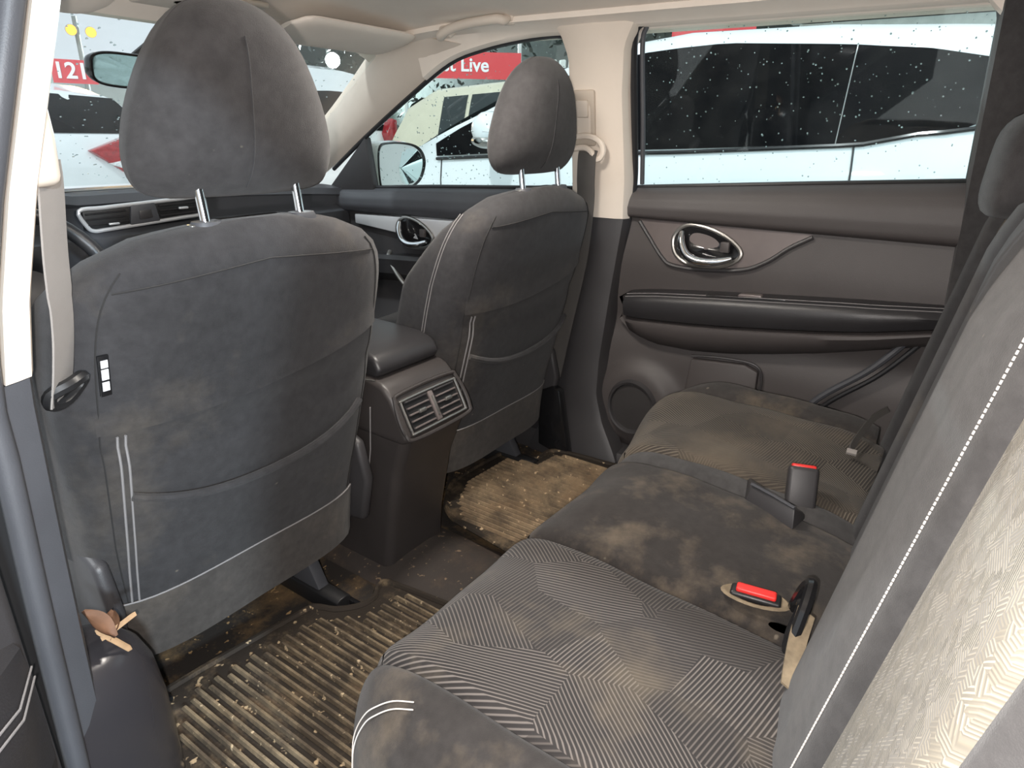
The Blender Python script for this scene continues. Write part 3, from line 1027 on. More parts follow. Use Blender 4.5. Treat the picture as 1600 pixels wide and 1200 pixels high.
s1, surf1, hw1 = front_seat(-.364, 'dusty black fabric driver seat nearest the lens', 'large dark fabric headrest on two chrome posts', 'front_seat', True, [(-.205, .05), (.140, .005)])
s2, surf2, hw2 = front_seat(.379, 'dusty black fabric front passenger seat beyond the console', 'dark fabric headrest against the side window', 'front_seat', False, [(-.150, .26), (.118, .01)])
# double stitched seam over the inboard shoulder of the passenger seat
for d in (0, .007):
    put('shoulder_stitch', tube([(lambda p: (p[0]-.001, p[1]+.030+d, p[2]+.001))(surf2(-hw2(z)*.995, z)) for z in [.30+.45*i/30 for i in range(31)]], .0011, 5), 'grey_thread', s2)

# ------------------------------------------------------------------ centre console
cc = thing('center_console', 'black centre console with rear air vents between front seats', 'console', (.01, .1, 0))
cx0 = .01
def console_ring(z):
    yb_ = lerp([(0, .050), (.1, .040), (.25, .012), (.33, -.018), (.36, -.028)], z)
    w = lerp([(0, .094), (.1, .090), (.25, .092), (.36, .097)], z)
    r = .022
    pts = []
    for (sx, a0) in ((1, 0), (-1, 1)):
        pass
    out = [(cx0+w, .75), (cx0+w, yb_+r)]
    for i in range(1, 6):
        a = pi/2*i/6
        out.append((cx0+w-r+r*cos(a), yb_+r-r*sin(a)))
    out.append((cx0+w-r, yb_))
    out.append((cx0-w+r, yb_))
    for i in range(1, 6):
        a = pi/2*i/6
        out.append((cx0-w+r-r*sin(a), yb_+r-r*cos(a)))
    out += [(cx0-w, yb_+r), (cx0-w, .75)]
    return [(x, y, z) for x, y in out]
put('body', mesh(*loft([console_ring(.36*i/14-.01) for i in range(15)])), 'console_plastic', cc)
# upper housing with sloped vent face
vb, vt = Vector((cx0, -.030, .345)), Vector((cx0, .012, .425))
vup = (vt-vb).normalized()
vn = Vector((0, -vup.z, vup.y))           # outward normal of the vent face
def vp(x, h, d=0.):
    p = vb+vup*h+vn*d
    return (cx0+x, p.y, p.z)
HV = (vt-vb).length
prof = [(.75, .34), (-.012, .33), (-.030, .345), (.012, .425), (.035, .448), (.07, .456), (.75, .46)]
hv = bevelled(prism([(y, z) for y, z in prof], 'x', cx0-.099, cx0+.099), .014, 4)
put('vent_housing', hv, 'console_plastic', cc)
fr = put('vent_frame', tube(catmull([vp(x, h, .002) for x, h in ((-.098, .012), (-.085, .0), (0, -.003), (.085, .0), (.098, .012), (.100, HV*.5), (.092, HV-.006), (.080, HV+.003), (0, HV+.006), (-.080, HV+.003), (-.092, HV-.006), (-.100, HV*.5))], 4, True), .0045, 8, True), 'console_plastic', cc)
put('frame_bezel', tube(catmull([vp(x, h, .004) for x, h in ((-.082, .013), (-.076, .010), (0, .010), (.076, .010), (.082, .013), (.083, HV*.5), (.082, HV-.014), (.076, HV-.011), (0, HV-.010), (-.076, HV-.011), (-.082, HV-.014), (-.083, HV*.5))], 4, True), .0028, 8, True), 'satin_metal', fr)
Rv = Matrix(((1, 0, 0), (0, vup.y, -vn.y), (0, vup.z, -vn.z)))
def vbox(x, h, d, sx, sh, sd):
    R = Matrix((Vector((1, 0, 0)), vup, vn)).transposed()
    return cuboid(vp(x, h, d), (sx, sh, sd), R)
for s in (-1, 1):
    v_ = put('vent_recess', vbox(s*.042, HV*.5, .0012, .066, HV-.030, .003), 'vent_dark', cc)
    for i in range(5):
        put('vent_slat', bevelled(vbox(s*.042, .020+.0135*i, .0045, .062, .0035, .006), .001), 'insert_trim' if i != 4 else 'dark_plastic', v_)
    put('vent_tab', bevelled(vbox(s*.040, .020+.0135*2, .008, .020, .008, .008), .002), 'satin_metal', v_)
put('vent_divider', bevelled(vbox(0, HV*.5, .004, .014, HV-.028, .006), .002), 'insert_trim', cc)
put('divider_wheel', bevelled(vbox(0, HV*.5, .007, .005, HV*.45, .008), .002), 'satin_metal', cc)
put('lid', bevelled(prism([(.06, .452), (.045, .470), (.06, .496), (.10, .508), (.42, .515), (.42, .455)], 'x', cx0-.090, cx0+.090), .018, 4), 'stitched_vinyl', cc)
put('lid_seam', tube([(cx0-.100, .05, .455), (cx0-.107, .10, .452), (cx0-.107, .4, .452)], .002, 5), 'satin_metal', cc)
put('side_seam', tube([(cx0-.108, .06, .40), (cx0-.101, .075, .30), (cx0-.098, .085, .26)], .0016, 5), 'grey_thread', cc)

# ------------------------------------------------------------------ dashboard and wheel
da = thing('dashboard', 'black dashboard with silver framed centre vents', 'dashboard', (0, 1.15, .3))
def dash_ring(x):
    e = abs(x)/.72
    zt = .752-.03*e**2+(.035*exp(-((x+.38)/.17)**4))
    yf = .99+.02*e**2-.03*exp(-((x+.38)/.2)**4)
    return [(x, 1.52, .70), (x, 1.3, .735-.02*e), (x, 1.12, zt), (x, yf+.05, zt-.002), (x, yf+.015, zt-.010), (x, yf, zt-.030), (x, yf+.01, .715), (x, yf+.012, .66), (x, yf-.015, .64), (x, yf-.02, .60), (x, yf+.02, .50), (x, yf+.05, .35), (x, yf+.12, .20), (x, 1.5, .2)]
put('body', mesh(*loft([dash_ring(-.72+1.44*i/36) for i in range(37)])), 'slate_plastic', da)
def dp(x, z):
    return .992+.02*(abs(x)/.72)**2
vf = catmull([(x, .984, z) for x, z in ((-.158, .708), (-.10, .712), (0, .716), (.10, .720), (.155, .722), (.166, .712), (.166, .690), (.156, .674), (.10, .670), (0, .664), (-.10, .658), (-.130, .657), (-.145, .668))], 4, True)
put('vent_frame', tube(vf, .0052, 8, True), 'silver_trim', da)
put('vent_recess', bevelled(prism([(-.15, .66), (.16, .675), (.16, .718), (-.15, .706)], 'y', .985, 1.02), .002), 'vent_dark', da)
for s, x0, x1 in ((-1, -.145, -.045), (1, .042, .150)):
    for i in range(3):
        zc = .676+.013*i+(.006 if s > 0 else -.002)
        put('vent_slat', bevelled(loft([[(x0, .978, zc-.002), (x0, .986, zc+.001), (x0, .986, zc-.004)], [(x1, .978, zc+.001), (x1, .986, zc+.004), (x1, .986, zc-.001)]]), .0006, 1), 'dark_plastic', da)
put('hazard_panel', bevelled(prism([(-.042, .664), (.038, .668), (.030, .716), (-.034, .712)], 'y', .977, .99), .003), 'slate_plastic', da)
put('hazard_button', bevelled(prism([(-.018, .676), (.018, .678), (.016, .702), (-.016, .700)], 'y', .973, .98), .003, 2), 'dark_plastic', da)
put('vent_tab', bevelled(cuboid((.105, .974, .697), (.026, .008, .006)), .002), 'silver_trim', da)
put('vent_tab', bevelled(cuboid((-.085, .974, .672), (.026, .008, .005)), .002), 'silver_trim', da)
put('screen_edge', tube([(-.5, 1.03, .757), (-.2, 1.03, .752), (.1, 1.03, .752), (.4, 1.03, .745)], .0022, 5), 'satin_metal', da)

st = thing('steering_wheel', 'black leather steering wheel beyond the driver seat', 'steering wheel', (-.40, .74, .57))
Rw = Matrix.Rotation(radians(-24), 3, 'X')
def wp(x, y, z):
    return Vector((-.40, .74, .57))+Rw @ Vector((x, y, z))
put('rim', tube([wp(.188*cos(a), 0, .188*sin(a)) for a in [2*pi*i/48 for i in range(48)]], .0165, 12, True), 'stitched_vinyl', st)
put('hub', mesh(*loft([[wp(.07*k*cos(a), d, .06*k*sin(a)) for a in [2*pi*i/24 for i in range(24)]] for k, d in ((1, .05), (1.05, 0), (.9, -.03), (.3, -.04))])), 'dark_plastic', st)
for a in (0, pi, -pi/2):
    put('spoke', bevelled(loft([[wp(cos(a)*r-sin(a)*w, d, sin(a)*r+cos(a)*w) for w, d in ((-.022, 0), (.022, 0), (.022, .02), (-.022, .02))] for r in (.05, .18)]), .005), 'dark_plastic', st)
put('stalk', tube([wp(.05, .05, .02), wp(.17, .06, .05)], .008, 8), 'black_plastic', st)
put('column_shroud', bevelled(loft([[(-.46, .80, .48), (-.34, .80, .48), (-.34, .80, .60), (-.46, .80, .60)], [(-.47, .93, .47), (-.33, .93, .47), (-.33, .93, .62), (-.47, .93, .62)]]), .015, 3), 'dark_plastic', st)

# ------------------------------------------------------------------ ceiling fittings
gh = thing('grab_handle', 'beige ceiling grab handle above the front passenger door', 'grab handle', (.60, .34, 1.15))
pth = catmull([(.560, .398, 1.152), (.540, .400, 1.136), (.528, .385, 1.140), (.524, .35, 1.150), (.522, .30, 1.157), (.522, .25, 1.160), (.526, .21, 1.162), (.536, .198, 1.160), (.556, .200, 1.170)], 6)
put('grip', tube(pth, .0115, 10), 'beige_plastic', gh)
for y, z in ((.398, 1.152), (.200, 1.170)):
    put('end_cap', bevelled(cuboid((.566, y, z), (.03, .034, .030), Matrix.Rotation(radians(-30), 3, 'Y')), .006, 3), 'beige_plastic', gh)
def visor(xa, xb, label):
    v = thing('sun_visor', label, 'sun visor', ((xa+xb)/2, .56, 1.13), 'sun visors')
    rings = []
    n = 24
    for i in range(n+1):
        x = xa+(xb-xa)*i/n
        e = min(1, min(i, n-i)/3)
        e = .45+.55*sqrt(1-(1-e)**2)
        yc, zc = .585, 1.128
        h = .085*e
        th = .011*e
        ring = []
        for k in range(16):
            a = 2*pi*k/16
            u = h*math.copysign(abs(cos(a))**.6, cos(a))
            w = th*math.copysign(abs(sin(a))**.8, sin(a))
            ring.append((x, yc+u*.97-w*.2, zc-u*.22+w))
        rings.append(ring)
    put('panel', mesh(*loft(rings)), 'headliner', v)
    put('pivot_rod', tube([(xb, .645, 1.125), (xb+.03*(1 if xb > xa else -1), .655, 1.135)], .006, 8), 'beige_plastic', v)
visor(.19, .585, 'beige sun visor on the passenger side below the headliner')
visor(-.19, -.585, 'beige sun visor on the driver side below the headliner')
rm = thing('rearview_mirror', 'black framed rear-view mirror hanging at the windscreen top', 'mirror', (0, .80, 1.03))
Rm = Matrix.Rotation(radians(18), 3, 'Z') @ Matrix.Rotation(radians(8), 3, 'X')
mp = [(.125*math.copysign(abs(cos(a))**.5, cos(a)), .034*math.copysign(abs(sin(a))**.5, sin(a))) for a in [2*pi*i/32 for i in range(32)]]
def mv(x, y, z):
    return tuple(Vector((-.055, .80, 1.022))+Rm @ Vector((x, y, z)))
put('housing', mesh(*loft([[mv(x*k, y, z*k) for x, z in mp] for k, y in ((1, -.008), (1.0, .004), (.85, .03), (.5, .042))])), 'gloss_black', rm)
put('frame', tube([mv(x, -.009, z) for x, z in mp], .003, 6, True), 'gloss_black', rm)
put('mirror_glass', mesh(*loft([[mv(x*k, -.010, z*k) for x, z in mp] for k in (.97, .02)])), 'mirror_glass', rm)
put('stem', tube([(-.05, .83, 1.03), (-.03, .845, 1.055), (.0, .82, 1.085)], .009, 8), 'black_plastic', rm)
dl = thing('added_dome_lamp', 'added lit lamp on the headliner, out of view, brightening the cabin', 'lamp', (0, -.12, 1.19))  # out-of-view lamp added to brighten the cabin
put('bezel', bevelled(cuboid((0, -.12, 1.191), (.19, .11, .012)), .005, 2), 'beige_plastic', dl)
put('lens', bevelled(cuboid((0, -.12, 1.186), (.15, .075, .012)), .004, 2), 'added_dome_emit', dl)
_l = lamp('added_dome_light', 'AREA', (0, -.12, 1.176), 5, (1, .93, .84), .14)
_l.parent = dl
_l.location = (0, 0, -.016)
ol = thing('overhead_console', 'beige overhead console with recess behind the windscreen', 'overhead console', (0, .58, 1.15))
put('panel', bevelled(prism([(-.10, .50), (.10, .50), (.10, .70), (-.10, .70)], 'z', 1.146, 1.158), .006, 3), 'beige_plastic', ol)
put('lamp_lens', mesh(*loft([sring(0, .60, 1.1455, .055*k, .03*k, 2.2, 24) for k in (1, .6, .05)])), 'beige_shadow', ol)

# ------------------------------------------------------------------ rear bench
CUSH = {}
def cushion_part(name, x0, x1, mat, parent, yf, zt, yr=-.80, nx=26, gl=1., gr=1., groove=.016):
    prof0 = [(-.09, -.26), (-.045, -.235), (-.012, -.16), (.0, -.10), (-.008, -.055), (-.030, -.022), (-.065, -.004), (-.11, .002), (-.20, .0), (-.30, -.006), (-.40, -.014), (-.46, -.03)]
    prof = catmull([(a, b, 0) for a, b in prof0], 4)
    rings = []
    for i in range(nx+1):
        x = x0+(x1-x0)*i/nx
        g = max(gl*exp(-(x-x0)/.008), gr*exp(-(x1-x)/.008))*groove
        ring = []
        f, z_ = yf(x), zt(x)
        for p in prof:
            y = f+p.x*( (f-yr)/.46 if p.x < -.11 else 1)
            z = z_+p.y*(1 if p.y > -.03 else (z_-.05)/.27 if p.y < -.2 else 1)
            nn = Vector((0, 1, 0)) if p.y < -.03 else Vector((0, .2, 1))
            bumpz = .0025*sin(31*x+17*y)*cos(23*y-9*x)+.003*sin(11*y+6*x)
            ring.append((x, y-nn.y*g, z-nn.z*g+bumpz))
        ring.append((x, yr, .05))
        ring.append((x, f-.10, .05))
        rings.append(ring)
    return put(name, mesh(*loft(rings), True, 75), mat, parent)

def yfL(x):
    e = max(0, (-.46-x)/.14)
    return -.325-.10*e**2.2
def ztL(x):
    side = max(0, (-.47-x)/.13)
    return .325+.012*exp(-((x+.50)/.06)**2)-.05*side**2.5+.008*exp(-(x/.1)**2)
rbL = thing('rear_bench', 'stained rear seat section nearest the lens with white stitched backrest', 'rear seat', (-.2, -.58, 0), 'rear seat sections')
cushion_part('side_bolster', -.60, -.490, 'cushion_fabric', rbL, yfL, ztL, nx=16, gl=.2)
cushion_part('woven_panel', -.490, -.165, 'cushion_weave', rbL, yfL, ztL)
cushion_part('center_panel', -.165, .150, 'center_fabric', rbL, lambda x: -.330-.012*exp(-(x/.08)**2), lambda x: .325+.010*exp(-(x/.12)**2), gl=.8, gr=1)
def yfR(x):
    e = max(0, (x-.48)/.14)
    return -.325+.035*exp(-((x-.45)/.14)**2)-.06*e**2
def ztR(x):
    return .330+.030*max(0, min(1, (x-.3)/.28))-.03*max(0, (x-.57)/.05)**2
rbR = thing('rear_bench', 'stained brown rear seat section beside the far door', 'rear seat', (.4, -.58, 0), 'rear seat sections')
cushion_part('inner_gusset', .158, .212, 'bolster_fabric', rbR, lambda x: -.335, lambda x: .318+.012*(x-.158)/.054, nx=10)
cushion_part('woven_panel', .212, .520, 'right_weave', rbR, yfR, ztR, yr=-.79)
cushion_part('side_bolster', .520, .622, 'cushion_fabric', rbR, yfR, ztR, nx=14, yr=-.77)
# seam stitching over the near bolster's front corner
def on_cushion(x, k):
    f, z_ = yfL(x), ztL(x)
    tab = [(0, -.10), (.2, -.055), (.4, -.022), (.7, -.004), (1, .002)]
    ytab = [(0, 0), (.2, -.008), (.4, -.030), (.7, -.065), (1, -.11)]
    return (x, f+lerp(ytab, k)+.0015, z_+lerp(tab, k)+.0025)
for d in (0, .006):
    put('stitch_line', tube(catmull([on_cushion(-.530-.034*t-d, .95-.95*t) for t in (0, .2, .4, .6, .8, 1)], 6), .0008, 5), 'thread', rbL)

# rear backrests
def back_peak(z):
    return -.775-.165*(z-.32)
def backrest_part(name, x0, x1, mat, parent, bol, ztop=.855, nx=26, gl=1., gr=1.):
    zs = [.27+.5*i/14 for i in range(15)]
    rings = []
    for i in range(nx+1):
        x = x0+(x1-x0)*i/nx
        g = max(gl*exp(-(x-x0)/.010), gr*exp(-(x1-x)/.010))*.022
        d = bol(x)
        ring = [(x, back_peak(z)-d-g, z) for z in zs]
        zt_ = ztop-g
        y0 = back_peak(.80)-d-g
        ring += [(x, y0-.004, .80), (x, y0-.016, .83), (x, y0-.038, zt_-.006), (x, y0-.07, zt_), (x, y0-.11, zt_-.015), (x, y0-.125, .80), (x, back_peak(.27)-.13, .27)]
        rings.append(ring)
    return put(name, mesh(*loft(rings), True, 75), mat, parent)
def bolL(x):
    return slerp([(-.63, .060), (-.60, .046), (-.42, .042), (-.40, .026), (-.33, .010), (-.26, 0), (-.21, .004), (-.165, .03)], x)
rkL = rbL
backrest_part('backrest_outer_bolster', -.635, -.600, 'bolster_fabric', rkL, bolL, nx=14)
backrest_part('backrest_woven_panel', -.600, -.415, 'back_weave', rkL, bolL, nx=20, gl=.4, gr=.15)
backrest_part('backrest_inner_bolster', -.415, -.165, 'bolster_fabric', rkL, bolL, nx=30, gl=.15, gr=.3)
backrest_part('backrest_center_panel', -.165, .150, 'seat_fabric', rkL, lambda x: .012+.012*(1-abs(x/.16)**2), nx=20)
def dashes(fn, n, r, mat, parent, name='stitch'):
    vs = []
    for i in range(n):
        a, b = (i+.12)/n, (i+.78)/n
        vs.append(tube([fn(a), fn((a+b)/2), fn(b)], r, 5))
    o = put(name, join(*vs), mat, parent)
    o['kind'] = 'stuff'
    return o
def stl(t):
    z = .30+.52*t
    x = -.396
    return (x, back_peak(z)-bolL(x)+.0012, z)
dashes(stl, 120, .0008, 'thread', rkL, 'seam_stitching')
rkR = rbR
backrest_part('backrest_inner_bolster', .158, .27, 'seat_fabric', rkR, lambda x: .010+.01*((x-.21)/.06)**2, nx=14)
backrest_part('backrest_woven_panel', .27, .49, 'right_weave', rkR, lambda x: .012+.03*max(0, 1-((x-.38)/.11)**2), nx=18)
backrest_part('backrest_outer_bolster', .49, .60, 'seat_fabric', rkR, lambda x: .004+.01*((x-.54)/.06)**2, nx=14)
def rear_headrest(xc, w, label):
    t = thing('rear_headrest', label, 'headrest', (xc, -.89, .85), 'rear headrests')
    rings = []
    for z, k in ((.800, .55), (.808, .80), (.83, .96), (.86, 1), (.90, .97), (.925, .88), (.945, .70), (.953, .4)):
        rings.append(sring(xc, -.893-.05*(z-.85), z, w*k, .060*min(1, k*1.1), 3., 32))
    hp = put('pad', mesh(*loft(rings), True, 70), 'headrest_fabric', t, 1)
rear_headrest(.38, .125, 'dark rear headrest beside the far window')

# ------------------------------------------------------------------ buckles and belts on the bench
def buckle(loc, R, label, s=1.):
    t = thing('belt_buckle', label, 'buckle', loc, 'seat belt buckles')
    L = Vector(loc)
    def bx(c, sz, mt, nm, par, bv=.004):
        V, F = cuboid((0, 0, 0), sz)
        V = [tuple(L+R @ (Vector(v)+Vector(c))) for v in V]
        return put(nm, bevelled((V, F), bv, 3), mt, par)
    b = bx((0, 0, .0), (.050*s, .026*s, .075*s), 'dark_plastic', 'body', t, .007)
    bx((0, 0, .0375*s), (.040*s, .016*s, .008*s), 'red_button', 'release_button', b, .003)
    return t
face = Matrix.Rotation(radians(-72), 3, 'Z')
buckle((.205, -.690, .335), face @ Matrix.Rotation(radians(-24), 3, 'X'), 'upright black belt buckle with red button on the bench')
# flat wedge-shaped buckle boot beside it
bw = thing('buckle_boot', 'black plastic wedge flap lying beside the upright buckle', 'buckle boot', (.14, -.66, .33))
put('boot', bevelled(loft([[(.195, -.600, .322), (.125, -.615, .318), (.085, -.705, .318), (.130, -.715, .320)], [(.195, -.603, .332), (.135, -.622, .352), (.098, -.700, .350), (.132, -.712, .328)]]), .003, 2), 'dark_plastic', bw)
put('edge_rib', tube([(.133, -.621, .353), (.115, -.662, .353), (.098, -.700, .351)], .003, 6), 'slate_plastic', bw)
# recessed red buckle in the centre panel
rc = thing('belt_buckle', 'red buckle button sunk in a slot of the centre cushion', 'buckle', (-.128, -.703, .325), 'seat belt buckles')
Rb = Matrix.Rotation(radians(9), 3, 'Z')
def rb(c, sz):
    V, F = cuboid((0, 0, 0), sz)
    return [tuple(Vector((-.128, -.703, .330))+Rb @ (Vector(v)+Vector(c))) for v in V], F
put('slot_rim', bevelled(rb((0, 0, -.002), (.024, .066, .010)), .004, 3), 'black_plastic', rc)
put('release_button', bevelled(rb((0, 0, .005), (.016, .052, .008)), .003, 3), 'red_button', rc)
put('slot_flange', mesh(*loft([[tuple(Vector((-.128, -.703, .326))+Rb @ Vector((.022*k*cos(a), .046*k*sin(a), h))) for a in [2*pi*i/24 for i in range(24)]] for k, h in ((1.0, 0), (.9, .003), (.72, .001))], True, False)), 'jute_tag', rc)
# black belt loop with pale tag by the near backrest
bt = thing('belt_anchor', 'black belt loop with pale fabric tag at the cushion edge', 'belt anchor', (-.18, -.76, .33))
put('loop', tube(catmull([(-.130, -.752, .335), (-.135, -.760, .372), (-.150, -.768, .392), (-.180, -.770, .385), (-.205, -.768, .36), (-.215, -.764, .335), (-.195, -.762, .345), (-.170, -.765, .362), (-.148, -.762, .358)], 5, True), .0075, 8, True), 'gloss_black', bt)
put('cloth_tag', ribbon(catmull([(-.185, -.772, .375), (-.215, -.772, .355), (-.250, -.776, .34), (-.275, -.78, .333)], 5), [(.2, 1, .3)]*16, .022, .003), 'jute_tag', bt)
put('slot', mesh(*loft([sring(-.178, -.748, .332, .008*k, .016*k, 2, 20) for k in (1, .7, .05)])), 'vent_dark', bt)
# lap belt strap by the far backrest
lb = thing('lap_belt', 'narrow black lap belt loop beside the far backrest', 'seat belt', (.52, -.75, .34))
put('webbing', ribbon(catmull([(.60, -.775, .37), (.54, -.755, .365), (.46, -.742, .352), (.41, -.738, .345), (.395, -.742, .341)], 6), [(.3, .6, .7)]*25, .013, .0025), 'belt_web', lb)
put('stop_clip', tube([(.392, -.732, .344), (.392, -.750, .344)], .0065, 8), 'belt_web_grey', lb)
# ------------------------------------------------------------------ rubber mats
def mat_thing(name, label, outline, ridge_x, y_lo, yhi_fn, rmat, loc):
    t = thing(name, label, 'floor mat', loc, 'rear floor mats')
    out = [(p.x, p.y) for p in catmull([(a, b, 0) for a, b in outline], 4, True)]
    put('base', bevelled(prism(out, 'z', .018, .026), .002), 'mat_rubber', t)
    put('rim', tube([(x, y, .027) for x, y in out], .0065, 6, True), 'mat_rubber', t)
    for x in ridge_x:
        yh = yhi_fn(x)
        w = .0038
        prof = [(x-w, .025), (x-w*.55, .0335), (x+w*.55, .0335), (x+w, .025)]
        rings = [[(a, y, z if j not in (0, 3) else .026+(z-.026)*.3) for a, z in prof] for j, y in enumerate((y_lo, y_lo+.006, yh-.006, yh))]
        put('ridge', mesh(*loft(rings), True, 40), rmat, t)
    return t
o1 = [(-.62, -.33), (-.635, -.05), (-.595, .0), (-.575, .085), (-.54, .105), (-.30, .078), (-.268, .068), (-.250, .030), (-.215, .0), (-.180, -.005), (-.150, .012), (-.125, -.02), (-.115, -.32), (-.3, -.345)]
mat_thing('floor_mat', 'muddy ribbed rubber mat behind the driver seat', o1, [-.585+.0165*i for i in range(28)], -.30, lambda x: lerp([(-.60, -.02), (-.565, .04), (-.53, .070), (-.30, .045), (-.27, .02), (-.24, -.025), (-.18, -.035), (-.14, -.04)], x) - .012*(int((x+.585)/.0165+.5) % 2), 'mat_ridge', (-.37, -.12, .02))
o2 = [(.115, -.32), (.125, -.02), (.150, .075), (.22, .135), (.30, .165), (.49, .152), (.508, .125), (.510, .068), (.54, .05), (.575, .05), (.60, .02), (.615, -.1), (.60, -.33), (.35, -.345)]
mat_thing('floor_mat', 'tan muddy ribbed rubber mat behind the passenger seat', o2, [.150+.0165*i for i in range(27)], -.30, lambda x: lerp([(.14, .02), (.2, .085), (.30, .132), (.47, .122), (.495, .03), (.57, .02), (.60, -.04)], x), 'far_mat_ridge', (.37, -.1, .02))

# leaf litter on the reel cover
def leafmesh(c, L, w, yaw, pit, curl):
    R = Matrix.Rotation(yaw, 3, 'Z') @ Matrix.Rotation(pit, 3, 'Y')
    V, F = grid(9, 5, lambda u, v: tuple(Vector(c)+R @ Vector((L*(u-.5), w*(v-.5)*2*sin(pi*min(.98, max(.04, u)))**.8, curl*(4*(v-.5)**2)+.4*curl*sin(pi*u)))))
    V2 = [(x, y, z-.001) for x, y, z in V]
    return join((V, F), (V2, F))
for i, (c, L, w, yw, pt, lab) in enumerate([((-.672, -.055, .335), .050, .013, 2.2, -.9, 'largest curled brown leaf leaning on the pillar foot'), ((-.655, -.048, .318), .040, .011, .9, -.5, 'small brown leaf lying over the shiny pillar foot')]):
    o = put('dry_leaf', leafmesh(c, L, w, yw, pt, .006), 'leaf_brown', None)
    tag(o, lab, 'leaf', 'leaf litter at the pillar foot')
for i, (a, b, lab) in enumerate([((-.672, -.062, .318), (-.630, -.055, .322), 'pale wood splinter lying across the brown leaves'), ((-.675, -.06, .33), (-.648, -.065, .285), 'pale wood splinter leaning down from the brown leaves')]):
    o = put('wood_chip', bevelled(loft([[tuple(Vector(p)+Vector(q)) for q in ((-.003, -.002, -.002), (.003, -.002, -.002), (.003, .002, .003), (-.003, .002, .003))] for p in (a, b)]), .0006, 1), 'wood_chip', None)
    tag(o, lab, 'wood chip', 'leaf litter at the pillar foot')

# ------------------------------------------------------------------ own outside mirror
om = thing('side_mirror', 'door mirror of this car outside the front passenger window', 'mirror', (.88, .87, .75))
loop = [(x, z) for x, z in [(p.x, p.y) for p in catmull([(.750, .845, 0), (.752, .72, 0), (.785, .700, 0), (.85, .705, 0), (.925, .735, 0), (.955, .79, 0), (.945, .835, 0), (.90, .862, 0), (.80, .868, 0)], 5, True)]]
mcx, mcz = .835, .785
def mirp(k, y, inset=0):
    return [(mcx+(x-mcx)*k, y-.10*(x-mcx), mcz+(z-mcz)*k) for x, z in loop]
put('housing', mesh(*loft([mirp(1, .85), mirp(1.06, .875), mirp(1.0, .94), mirp(.7, .99), mirp(.2, 1.0)])), 'paint_white', om)
put('frame', mesh(*loft([mirp(1.02, .852), mirp(1.0, .845), mirp(.90, .852)], True, False)), 'gloss_black', om)
put('glass', mesh(*loft([mirp(.91, .851), mirp(.02, .851)])), 'mirror_glass', om)
put('arm', bevelled(cuboid((.79, .91, .735), (.07, .06, .05)), .01), 'black_plastic', om)

# ------------------------------------------------------------------ outside: yard, cars, signs, lamps
GZ = -.46
gd = struct('floor', 'yard ground outside, made pale to bounce light into the cabin', 'ground', mesh(*grid(8, 8, lambda u, v: (-40+90*u, -40+90*v, GZ-.0))), 'pale_bounce_ground')

